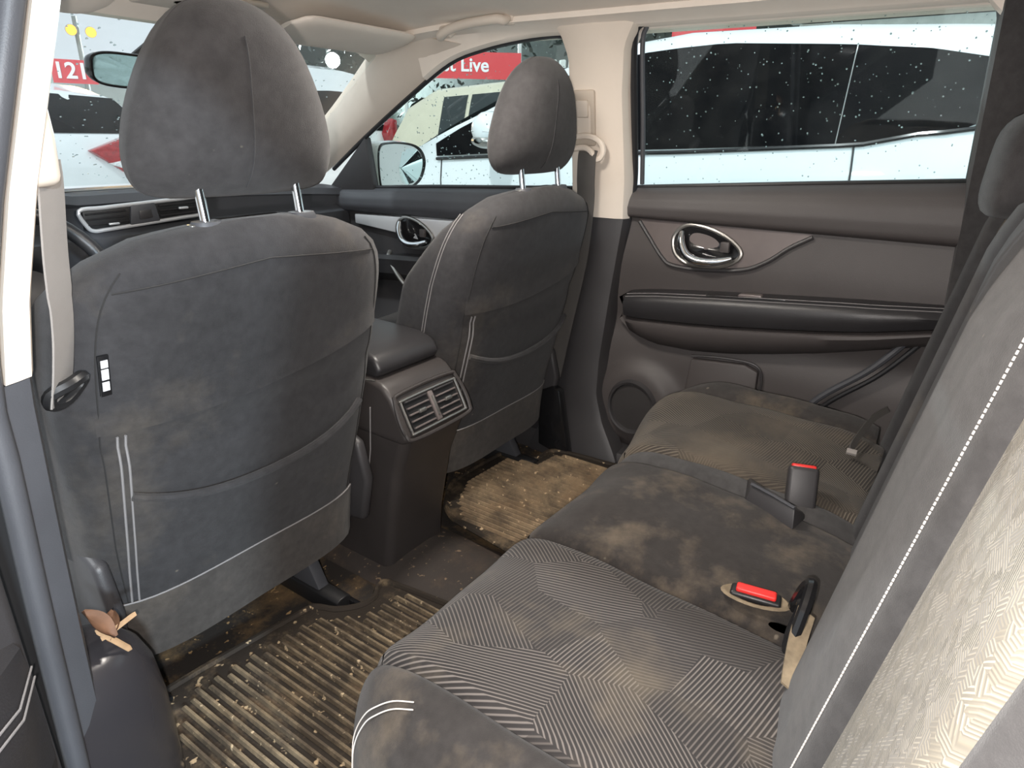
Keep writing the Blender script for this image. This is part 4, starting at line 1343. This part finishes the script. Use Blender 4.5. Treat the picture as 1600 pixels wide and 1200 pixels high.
def car(name, label, cx, y_rear, side_dir, paint, roof_h, belt, L=4.5, wid=1.80, seams=True, glass='tinted_glass', tail=None, group='parked cars', spec=None):
    """a car nose towards +y; all heights above ground; returns its Empty"""
    t = thing(name, label, 'car', (cx, y_rear+L/2, GZ), group)
    W2 = wid/2
    st = spec
    def prof(y):
        return (slerp(st['bot'], y), lerp(st['belt'], y), lerp(st['roof'], y), lerp(st['w'], y)*W2)
    ys = sorted(set([i*L/60 for i in range(61)]+[p[0] for p in st['roof']]))
    rings = []
    def pts(y):
        b, be, ro, w = prof(y)
        ro = max(ro, be+.012)
        k = min(1, (ro-be)/.30)
        wr = w*(1-.23*k*(ro-be)/.62)
        half = [(w*.86, b), (w*.97, b+.12), (w*1.0, (b+be)/2), (w*.99, be-.10), (w*.965, be), (wr+.25*(w*.965-wr), be+(ro-be)*.75), (wr, ro-.045*k), (wr-.10*w, ro-.008*k), (wr*.45, ro+.022*k)]
        return half
    for y in ys:
        h = pts(y)
        rings.append([(cx+x, y_rear+y, GZ+z) for x, z in h]+[(cx-x, y_rear+y, GZ+z) for x, z in reversed(h)])
    put('body', mesh(*loft(rings), True, 50), paint, t)
    def side(y, k, off, s):
        """point on the glasshouse side: k = 0 at the belt, 1 at the roof rail"""
        h = pts(y)
        a, b, c = Vector(h[4]), Vector(h[5]), Vector(h[6])
        p = a+(b-a)*(k/.75) if k < .75 else b+(c-b)*((k-.75)/.25)
        return (cx+s*(p.x+off), y_rear+y, GZ+p.y)
    def onz(y, z, off, s):
        h = pts(y)
        be, ro = h[4][1], h[6][1]
        return side(y, min(1, max(0, (z-be)/max(.02, ro-be))), off, s)
    for s in (-1, 1):
        for (nm, ya_, yb_, lo, hi) in st['win']:
            V, F = grid(14, 7, lambda u, v: onz(ya_+(yb_-ya_)*u, lerp(lo, ya_+(yb_-ya_)*u)+(lerp(hi, ya_+(yb_-ya_)*u)-lerp(lo, ya_+(yb_-ya_)*u))*v, .006, s))
            V2 = [(x-s*.012, y, z) for x, y, z in V]
            put(nm, join((V, F), (V2, F)), glass, t)
        if seams:
            put('window_trim', tube([onz(y, lerp(st['win'][0][3], y)-.012, .008, s) for y in [st['win'][-1][1]+(st['win'][0][2]-st['win'][-1][1])*i/30 for i in range(31)]], .009, 6), 'gloss_black', t)
            for y in st['seams']:
                put('door_seam', tube([(cx+s*(Vector(pts(y+.02*z)[k]).x+.001), y_rear+y+.02*z, GZ+Vector(pts(y)[k]).y) for k, z in ((1, 0), (2, 1), (3, 1.5), (4, 2))], .004, 5), 'vent_dark', t)
        # wheels
        for y in st['axles']:
            wh = put('wheel', mesh(*loft([[(cx+s*(W2-o), y_rear+y+r*cos(a), GZ+.34+r*sin(a)) for a in [2*pi*i/28 for i in range(28)]] for o, r in ((.22, .30), (.20, .335), (.03, .335), (-.002, .31), (.0, .23))]), True, 50), 'tyre', t)
            put('rim', mesh(*loft([[(cx+s*(W2-o), y_rear+y+r*cos(a), GZ+.34+r*sin(a)) for a in [2*pi*i/28 for i in range(28)]] for o, r in ((.004, .23), (.03, .20), (.02, .05), (.015, .01))]), True, 50), 'satin_metal', wh)
        # mirror
        my, mz = st['mirror']
        mb = Vector(onz(my, mz, 0, s))
        rg = []
        for d, k in ((.02, .4), (.06, .85), (.12, 1), (.18, .95), (.22, .7), (.235, .35)):
            rg.append([(mb.x+s*d, mb.y-.04+.085*k*cos(a)*.9, mb.z+.02+.085*k*sin(a)) for a in [2*pi*i/20 for i in range(20)]])
        mr = put('side_mirror', mesh(*loft(rg)), paint, t)
        put('indicator', mesh(*loft([[(x, mb.y-.04+(y-mb.y+.04)*1.03, mb.z+.01+(z-mb.z-.02)*.22) for x, y, z in r] for r in rg[2:]], True, False)), 'lamp_clear', mr)
        put('mirror_cap', mesh(*loft([[(x, mb.y-.04+(y-mb.y+.04)*1.02, mb.z-.035+(z-mb.z-.02)*.45) for x, y, z in r] for r in rg[1:]], True, False)), 'satin_metal', mr)
    # front and rear screens
    (fy0, fy1), (ry0, ry1) = st['screen'], st['rear']
    for nm, a, b in (('windscreen', fy0, fy1), ('rear_window', ry0, ry1)):
        def f(u, v, off=.006):
            y = a+(b-a)*v
            h = pts(y)
            x = (h[6][0]-.05)*(2*u-1)
            zz = h[7][1]+(h[8][1]-h[7][1])*(1-abs(2*u-1))+off
            return (cx+x, y_rear+y+(off if a > L/2 else -off), GZ+zz)
        V, F = grid(10, 8, f)
        put(nm, mesh(V, F), glass if nm == 'rear_window' else 'clear_dark_glass', t)
    if tail:
        for s in (-1, 1):
            tl = put('tail_lamp', tail_mesh(cx, y_rear, s, W2, tail), 'lamp_red', t)
            put('lamp_lens', tail_mesh(cx, y_rear-.012, s, W2*.995, (tail[0], tail[0]+(tail[1]-tail[0])*.45, tail[2]*.8)), 'lamp_clear', tl)
    return t, onz, pts
def tail_mesh(cx, yr, s, w, tl):
    z0, z1, ln = tl
    poly = [(w*.99, z1-.02), (w*1.0, z0+.03), (w-.05, z0), (w-ln*.6, z0+.01), (w-ln, z0+(z1-z0)*.62), (w-ln*.45, z1)]
    V, F = loft([[(cx+s*x, yr-.035, GZ+z) for x, z in poly], [(cx+s*x, yr+.10, GZ+z) for x, z in poly]])
    return bevelled((V, F), .012, 2)

# neighbouring white SUV, side on
A = dict(
    bot=[(0, .42), (.4, .30), (4.1, .28), (4.6, .38)],
    belt=[(0, 1.02), (.12, 1.16), (.9, 1.36), (1.05, 1.40), (1.3, 1.345), (2.2, 1.285), (3.0, 1.235), (3.5, 1.205), (3.75, 1.17), (4.3, 1.06), (4.55, .88), (4.6, .7)],
    roof=[(0, 1.06), (.08, 1.20), (.22, 1.50), (.45, 1.69), (.9, 1.76), (1.5, 1.80), (2.1, 1.805), (2.5, 1.76), (2.85, 1.64), (3.3, 1.42), (3.72, 1.19), (4.6, .72)],
    w=[(0, .86), (.25, .97), (1.0, 1), (3.6, 1), (4.2, .95), (4.6, .74)],
    win=[('quarter_window', .92, 1.38, [(.86, 1.46), (.92, 1.425), (1.05, 1.378), (1.38, 1.345), (2.0, 1.31), (2.9, 1.265), (3.5, 1.225)], [(.80, 1.58), (.92, 1.605), (1.2, 1.655), (1.38, 1.68), (1.9, 1.725), (2.3, 1.70), (2.7, 1.60), (3.1, 1.43), (3.5, 1.25)])],
    seams=[1.28, 2.38, 3.35], axles=[.85, 3.62], mirror=(3.02, 1.34), screen=(3.62, 2.75), rear=(.14, .50))
lo_, hi_ = A['win'][0][3], A['win'][0][4]
A['win'] = [('front_window', 2.419, 3.42, lo_, hi_), ('rear_door_window', 1.389, 2.415, lo_, hi_), ('quarter_window', .86, 1.385, lo_, hi_)]
cw, onzA, ptsA = car('parked_suv', 'white SUV with dark windows parked alongside the far doors', 2.92, -1.72, -1, 'paint_white', 1.72, 1.25, 4.6, 1.84, spec=A)

B = dict(
    bot=[(0, .42), (.4, .32), (4.3, .32), (4.7, .40)],
    belt=[(0, 1.05), (.1, 1.15), (2.2, 1.18), (3.2, 1.16), (3.4, 1.15), (4.3, 1.05), (4.6, .95), (4.7, .75)],
    roof=[(0, 1.09), (.10, 1.22), (.28, 1.62), (.6, 1.78), (1.5, 1.84), (2.2, 1.83), (2.55, 1.76), (3.4, 1.18), (4.7, .78)],
    w=[(0, .9), (.25, .98), (1.0, 1), (3.6, 1), (4.4, .96), (4.7, .8)],
    win=None, seams=[1.3, 2.3], axles=[.85, 3.75], mirror=(3.0, 1.2), screen=(3.35, 2.6), rear=(.12, .42))
lb_ = [(0, 1.22), (3.5, 1.20)]
hb_ = [(0, 1.55), (.6, 1.66), (1.5, 1.71), (2.2, 1.70), (2.5, 1.62), (3.1, 1.26)]
B['win'] = [('front_window', 2.05, 3.0, lb_, hb_), ('rear_door_window', 1.15, 2.0, lb_, hb_), ('quarter_window', .78, 1.10, lb_, hb_)]
bs_ = car('parked_suv', 'beige SUV parked beyond the white SUV', 5.55, .05, -1, 'paint_beige', 1.84, 1.18, 4.7, 1.88, glass='clear_dark_glass', spec=B)
bs_[0].rotation_euler.z = pi

C = dict(
    bot=[(0, .42), (.4, .30), (4.0, .28), (4.4, .38)],
    belt=[(0, 1.0), (.10, 1.26), (.6, 1.30), (2.0, 1.22), (3.2, 1.15), (3.5, 1.12), (4.1, 1.02), (4.4, .75)],
    roof=[(0, 1.04), (.10, 1.28), (.22, 1.40), (.42, 1.60), (.8, 1.68), (1.8, 1.72), (2.4, 1.66), (3.45, 1.14), (4.4, .78)],
    w=[(0, .95), (.25, 1.0), (1.0, 1), (3.4, 1), (4.1, .95), (4.4, .76)],
    win=None, seams=[1.3, 2.3], axles=[.8, 3.5], mirror=(2.9, 1.25), screen=(3.4, 2.5), rear=(.105, .40))
lc_ = [(0, 1.34), (1, 1.30), (2, 1.26), (3.5, 1.2)]
hc_ = [(0, 1.45), (.6, 1.55), (1.8, 1.62), (2.3, 1.58), (3.0, 1.30)]
C['win'] = [('front_window', 2.0, 2.9, lc_, hc_), ('rear_door_window', 1.1, 1.95, lc_, hc_), ('quarter_window', .55, 1.05, lc_, hc_)]
car('parked_suv', 'white hatchback SUV with red tail lamps ahead of the windscreen', 1.52, 5.3, 1, 'paint_white', 1.72, 1.25, 4.4, 1.82, spec=C, tail=(.97, 1.27, .60))
D = dict(C)
D['belt'] = [(0, 1.0), (.06, 1.16), (2.0, 1.16), (3.6, 1.12), (3.9, 1.08), (4.3, 1.0), (4.5, .7)]
D['roof'] = [(0, 1.04), (.06, 1.20), (.14, 1.75), (.28, 2.02), (.6, 2.08), (2.4, 2.10), (2.8, 2.0), (3.8, 1.12), (4.5, .73)]
D['rear'] = (.08, .15)
D['w'] = [(0, .96), (.2, 1.0), (3.6, 1), (4.2, .95), (4.5, .78)]
ld_, hd_v = [(0, 1.22), (3.6, 1.2)], [(0, 1.66), (2.5, 1.70), (2.9, 1.60), (3.4, 1.3)]
D['win'] = [('front_window', 2.5, 3.2, ld_, hd_v), ('rear_door_window', 1.4, 2.4, ld_, hd_v), ('quarter_window', .4, 1.35, ld_, hd_v)]
D['axles'] = [.8, 3.6]
car('parked_van', 'tall white van parked ahead to the right under the flood lamp', 5.15, 5.9, 1, 'paint_white', 2.1, 1.2, 4.5, 1.84, spec=D, tail=(1.00, 1.5, .2))

# red number plate sign on a car roof
def sign(name, label, c, w, h, yawdeg, text, size, lean=0, post=None):
    t = thing(name, label, 'sign', c)
    R = Matrix.Rotation(radians(yawdeg), 3, 'Z')
    poly = [(-w/2, 0), (w/2, 0), (w/2-lean, h), (-w/2, h)]
    V, F = loft([[tuple(Vector(c)+R @ Vector((x, d, z))) for x, z in poly] for d in (0, .02)])
    put('board', mesh(V, F), 'sign_red', t)
    if post:
        for x in (-w*.4, w*.4):
            p = Vector(c)+R @ Vector((x, .05, 0))
            put('post', tube([(p.x, p.y, GZ), (p.x, p.y, c[2]+h)], .03, 8), 'post_metal', t)
    if text:
        cu = bpy.data.curves.new('lettering', 'FONT')
        cu.body = text
        cu.size = size
        cu.extrude = .003
        cu.align_x = 'CENTER'
        cu.align_y = 'CENTER'
        cu.offset = .004*size/.2
        cu.materials.append(MATS['sign_white'])
        tmp = bpy.data.objects.new('lettering', cu)
        COL.objects.link(tmp)
        bpy.context.view_layer.update()
        lm = bpy.data.meshes.new_from_object(tmp.evaluated_get(bpy.context.evaluated_depsgraph_get()))
        bpy.data.objects.remove(tmp)
        lm.materials.clear()
        lm.materials.append(MATS['sign_white'])
        tx = bpy.data.objects.new('lettering', lm)
        COL.objects.link(tx)
        tx.parent = t
        tx.matrix_local = Matrix.Translation(R @ Vector((-lean/2, -.006, h*.5))) @ R.to_4x4() @ Matrix.Rotation(radians(90), 4, 'X')
    return t
sign('number_sign', 'red sign reading 121 on the roof of the car ahead', (2.13, 5.95, 1.235), .34, .19, -22, '121', .18, .05)
sign('banner', 'red banner with white lettering behind the beige SUV', (7.4, 5.9, 1.62), 1.9, .36, -52, 'Best Live', .26, 0, True)
b2 = sign('banner', 'long red banner with white marks above the white SUV roof', (8.0, 2.3, 2.02), 1.0, .30, -70, '', .1, 0, True)
Rb2 = Matrix.Rotation(radians(-70), 3, 'Z')
for i, (x, w) in enumerate(((-.15, .10), (.08, .16), (.33, .18))):
    V, F = cuboid((0, 0, 0), (w, .01, .07))
    put('white_mark', mesh([tuple(Vector((8.0, 2.3, 2.02))+Rb2 @ (Vector(v)+Vector((x, -.008, .19)))) for v in V], F), 'sign_white', b2)

# perimeter: pale wall ahead, dark hedge and fence to the right
struct('wall_front', 'grey perimeter wall beyond the parked cars', 'wall', bevelled(cuboid((6, 19, .9), (46, .3, 2.9)), .02), 'wall_grey')
hd = random.Random(3)
def hedge(c, sx, sy, h, seed):
    rr = random.Random(seed)
    vs = []
    for i in range(5000):
        p = Vector((c[0]+rr.uniform(-.5, .5)*sx, c[1]+rr.uniform(-.5, .5)*sy, c[2]+h*rr.random()))
        s = rr.uniform(.05, .13)
        d1_ = Vector((rr.uniform(-1, 1), rr.uniform(-1, 1), rr.uniform(-1, 1))).normalized()*s
        d2_ = d1_.cross(Vector((rr.uniform(-1, 1), rr.uniform(-1, 1), rr.uniform(-1, 1)))).normalized()*s*.5
        vs.append(([tuple(p-d1_), tuple(p+d2_), tuple(p+d1_), tuple(p-d2_)], [(0, 1, 2, 3)]))
    return join(*vs)
hg = put('hedge', hedge((13, 3, GZ+.1), 2.2, 26, 5.0, 1), 'foliage_dark')
hg['kind'] = 'stuff'
tag(hg, 'dark mass of foliage behind the cars on the right', 'foliage')
struct('wall_yard', 'dark perimeter wall behind the foliage on the right', 'wall', bevelled(cuboid((15, 2, 2.5), (.3, 44, 6.0)), .02), 'foliage_dark')
fn = thing('corrugated_fence', 'pale corrugated fence panel right of the red banner', 'fence', (8.6, 5.2, GZ))
for i in range(8):
    put('sheet_rib', bevelled(cuboid((8.6+.06*i, 5.3-.13*i, .75), (.05, .13, 2.4), Matrix.Rotation(radians(-24), 3, 'Z')), .015, 2), 'fence_white', fn)
sh = thing('container_roof', 'long pale shed roof edge beyond the white SUV', 'shed', (9.5, -.5, GZ))
put('wall_panel', bevelled(cuboid((9.6, -.3, .95), (.2, 3.9, 2.75)), .02), 'fence_white', sh)
put('roof_edge', bevelled(cuboid((9.45, -.3, 2.40), (.6, 4.2, .12)), .02), 'wall_grey', sh)
lp = thing('lamp_post', 'pale slim pole outside the front passenger window', 'pole', (9.5, 6.2, GZ))
put('pole', tube([(9.5, 6.2, GZ), (9.5, 6.2, 3.6)], .035, 12), 'post_metal', lp)
put('bracket', tube([(9.5, 6.2, 3.5), (9.1, 6.2, 3.7)], .025, 10), 'post_metal', lp)

# flood lamp ahead and sodium lamps on their posts
def floodlamp(name, label, c, r, emat, power, col, twin=False):
    t = thing(name, label, 'lamp', (c[0], c[1], GZ))
    put('post', tube([(c[0], c[1]+.2, GZ), (c[0], c[1]+.2, c[2]+.3)], .05, 12), 'wall_grey', t)
    for dx in ((-.2, .2) if twin else (0,)):
        p = Vector(c)+Vector((dx, 0, 0))
        d = (Vector((0, 0, .9))-p).normalized()
        a = d.cross(Vector((0, 0, 1))).normalized()
        b = a.cross(d)
        hd_ = put('lamp_head', mesh(*loft([[tuple(p-d*q+a*cos(k)*r*s+b*sin(k)*r*s) for k in [2*pi*i/24 for i in range(24)]] for q, s in ((-.02, 1.08), (.05, 1.1), (.2, .6))])), 'wall_grey', t)
        put('lens', mesh(*loft([[tuple(p+d*.03+a*cos(k)*r*s+b*sin(k)*r*s) for k in [2*pi*i/24 for i in range(24)]] for s in (1, .02)])), emat, hd_)
        l = bpy.data.lights.new('lamp_light', 'SPOT')
        l.energy = power
        l.color = col
        l.spot_size = radians(150)
        l.shadow_soft_size = r*.6
        lo = bpy.data.objects.new('lamp_light', l)
        COL.objects.link(lo)
        lo.parent = t
        lo.location = p+d*.08-base(t)
        lo.rotation_euler = d.to_track_quat('-Z', 'Y').to_euler()
    return t
floodlamp('flood_lamp', 'dazzling white flood lamp seen through the windscreen top', (13.98, 16, 2.79), .20, 'flood_emit', 9000, (.85, .95, 1))
floodlamp('sodium_lamp', 'pair of orange sodium lamps left of the mirror', (6.95, 16, 2.77), .10, 'sodium_emit', 400, (1, .6, .2), True)

# ------------------------------------------------------------------ raindrops on the panes
def drops(name, label, pts, mat='droplet'):
    vs = []
    for p, nrm, r in pts:
        nrm = Vector(nrm).normalized()
        a = nrm.cross(Vector((0, 1, .01))).normalized()
        b = nrm.cross(a)
        rg = [[tuple(Vector(p)+a*r*k*cos(t)+b*r*k*sin(t)+nrm*h*r) for t in [2*pi*i/7 for i in range(7)]] for k, h in ((1, 0), (.75, .4), (.2, .58))]
        vs.append(loft(rg))
    o = put(name, join(*vs), mat)
    o['kind'] = 'stuff'
    tag(o, label, 'raindrops')
rd = random.Random(11)
def inpoly(y, z, P):
    c = False
    for i in range(len(P)):
        (a, b), (d, e) = P[i], P[i-1]
        if (b > z) != (e > z) and y < (d-a)*(z-b)/(e-b)+a:
            c = not c
    return c
P1 = []
while len(P1) < 420:
    y, z = rd.uniform(-.86, -.11), rd.uniform(.78, 1.15)
    if inpoly(y, z, gz) and rd.random() < .25+1.2*(z-.85)**1:
        P1.append(((wallx(z)+.017, y, z), (1, 0, .25), rd.uniform(.0006, .0021)))
drops('raindrops', 'scattered raindrops on the far rear door window', P1)
P2 = []
while len(P2) < 420:
    y, z = rd.uniform(.06, .88), rd.uniform(.73, 1.13)
    if inpoly(y, z, g2):
        P2.append(((wallx(z)+.017, y, z), (1, 0, .25), rd.uniform(.0008, .0026)))
drops('raindrops', 'scattered raindrops on the far front door window', P2)
P3 = []
while len(P3) < 520:
    u, v = rd.random(), rd.random()
    p = wsfn(.004)(u, v)
    P3.append((p, (0, .48, .87), rd.uniform(.0012, .0036)))
drops('raindrops', 'scattered raindrops on the windscreen', P3)
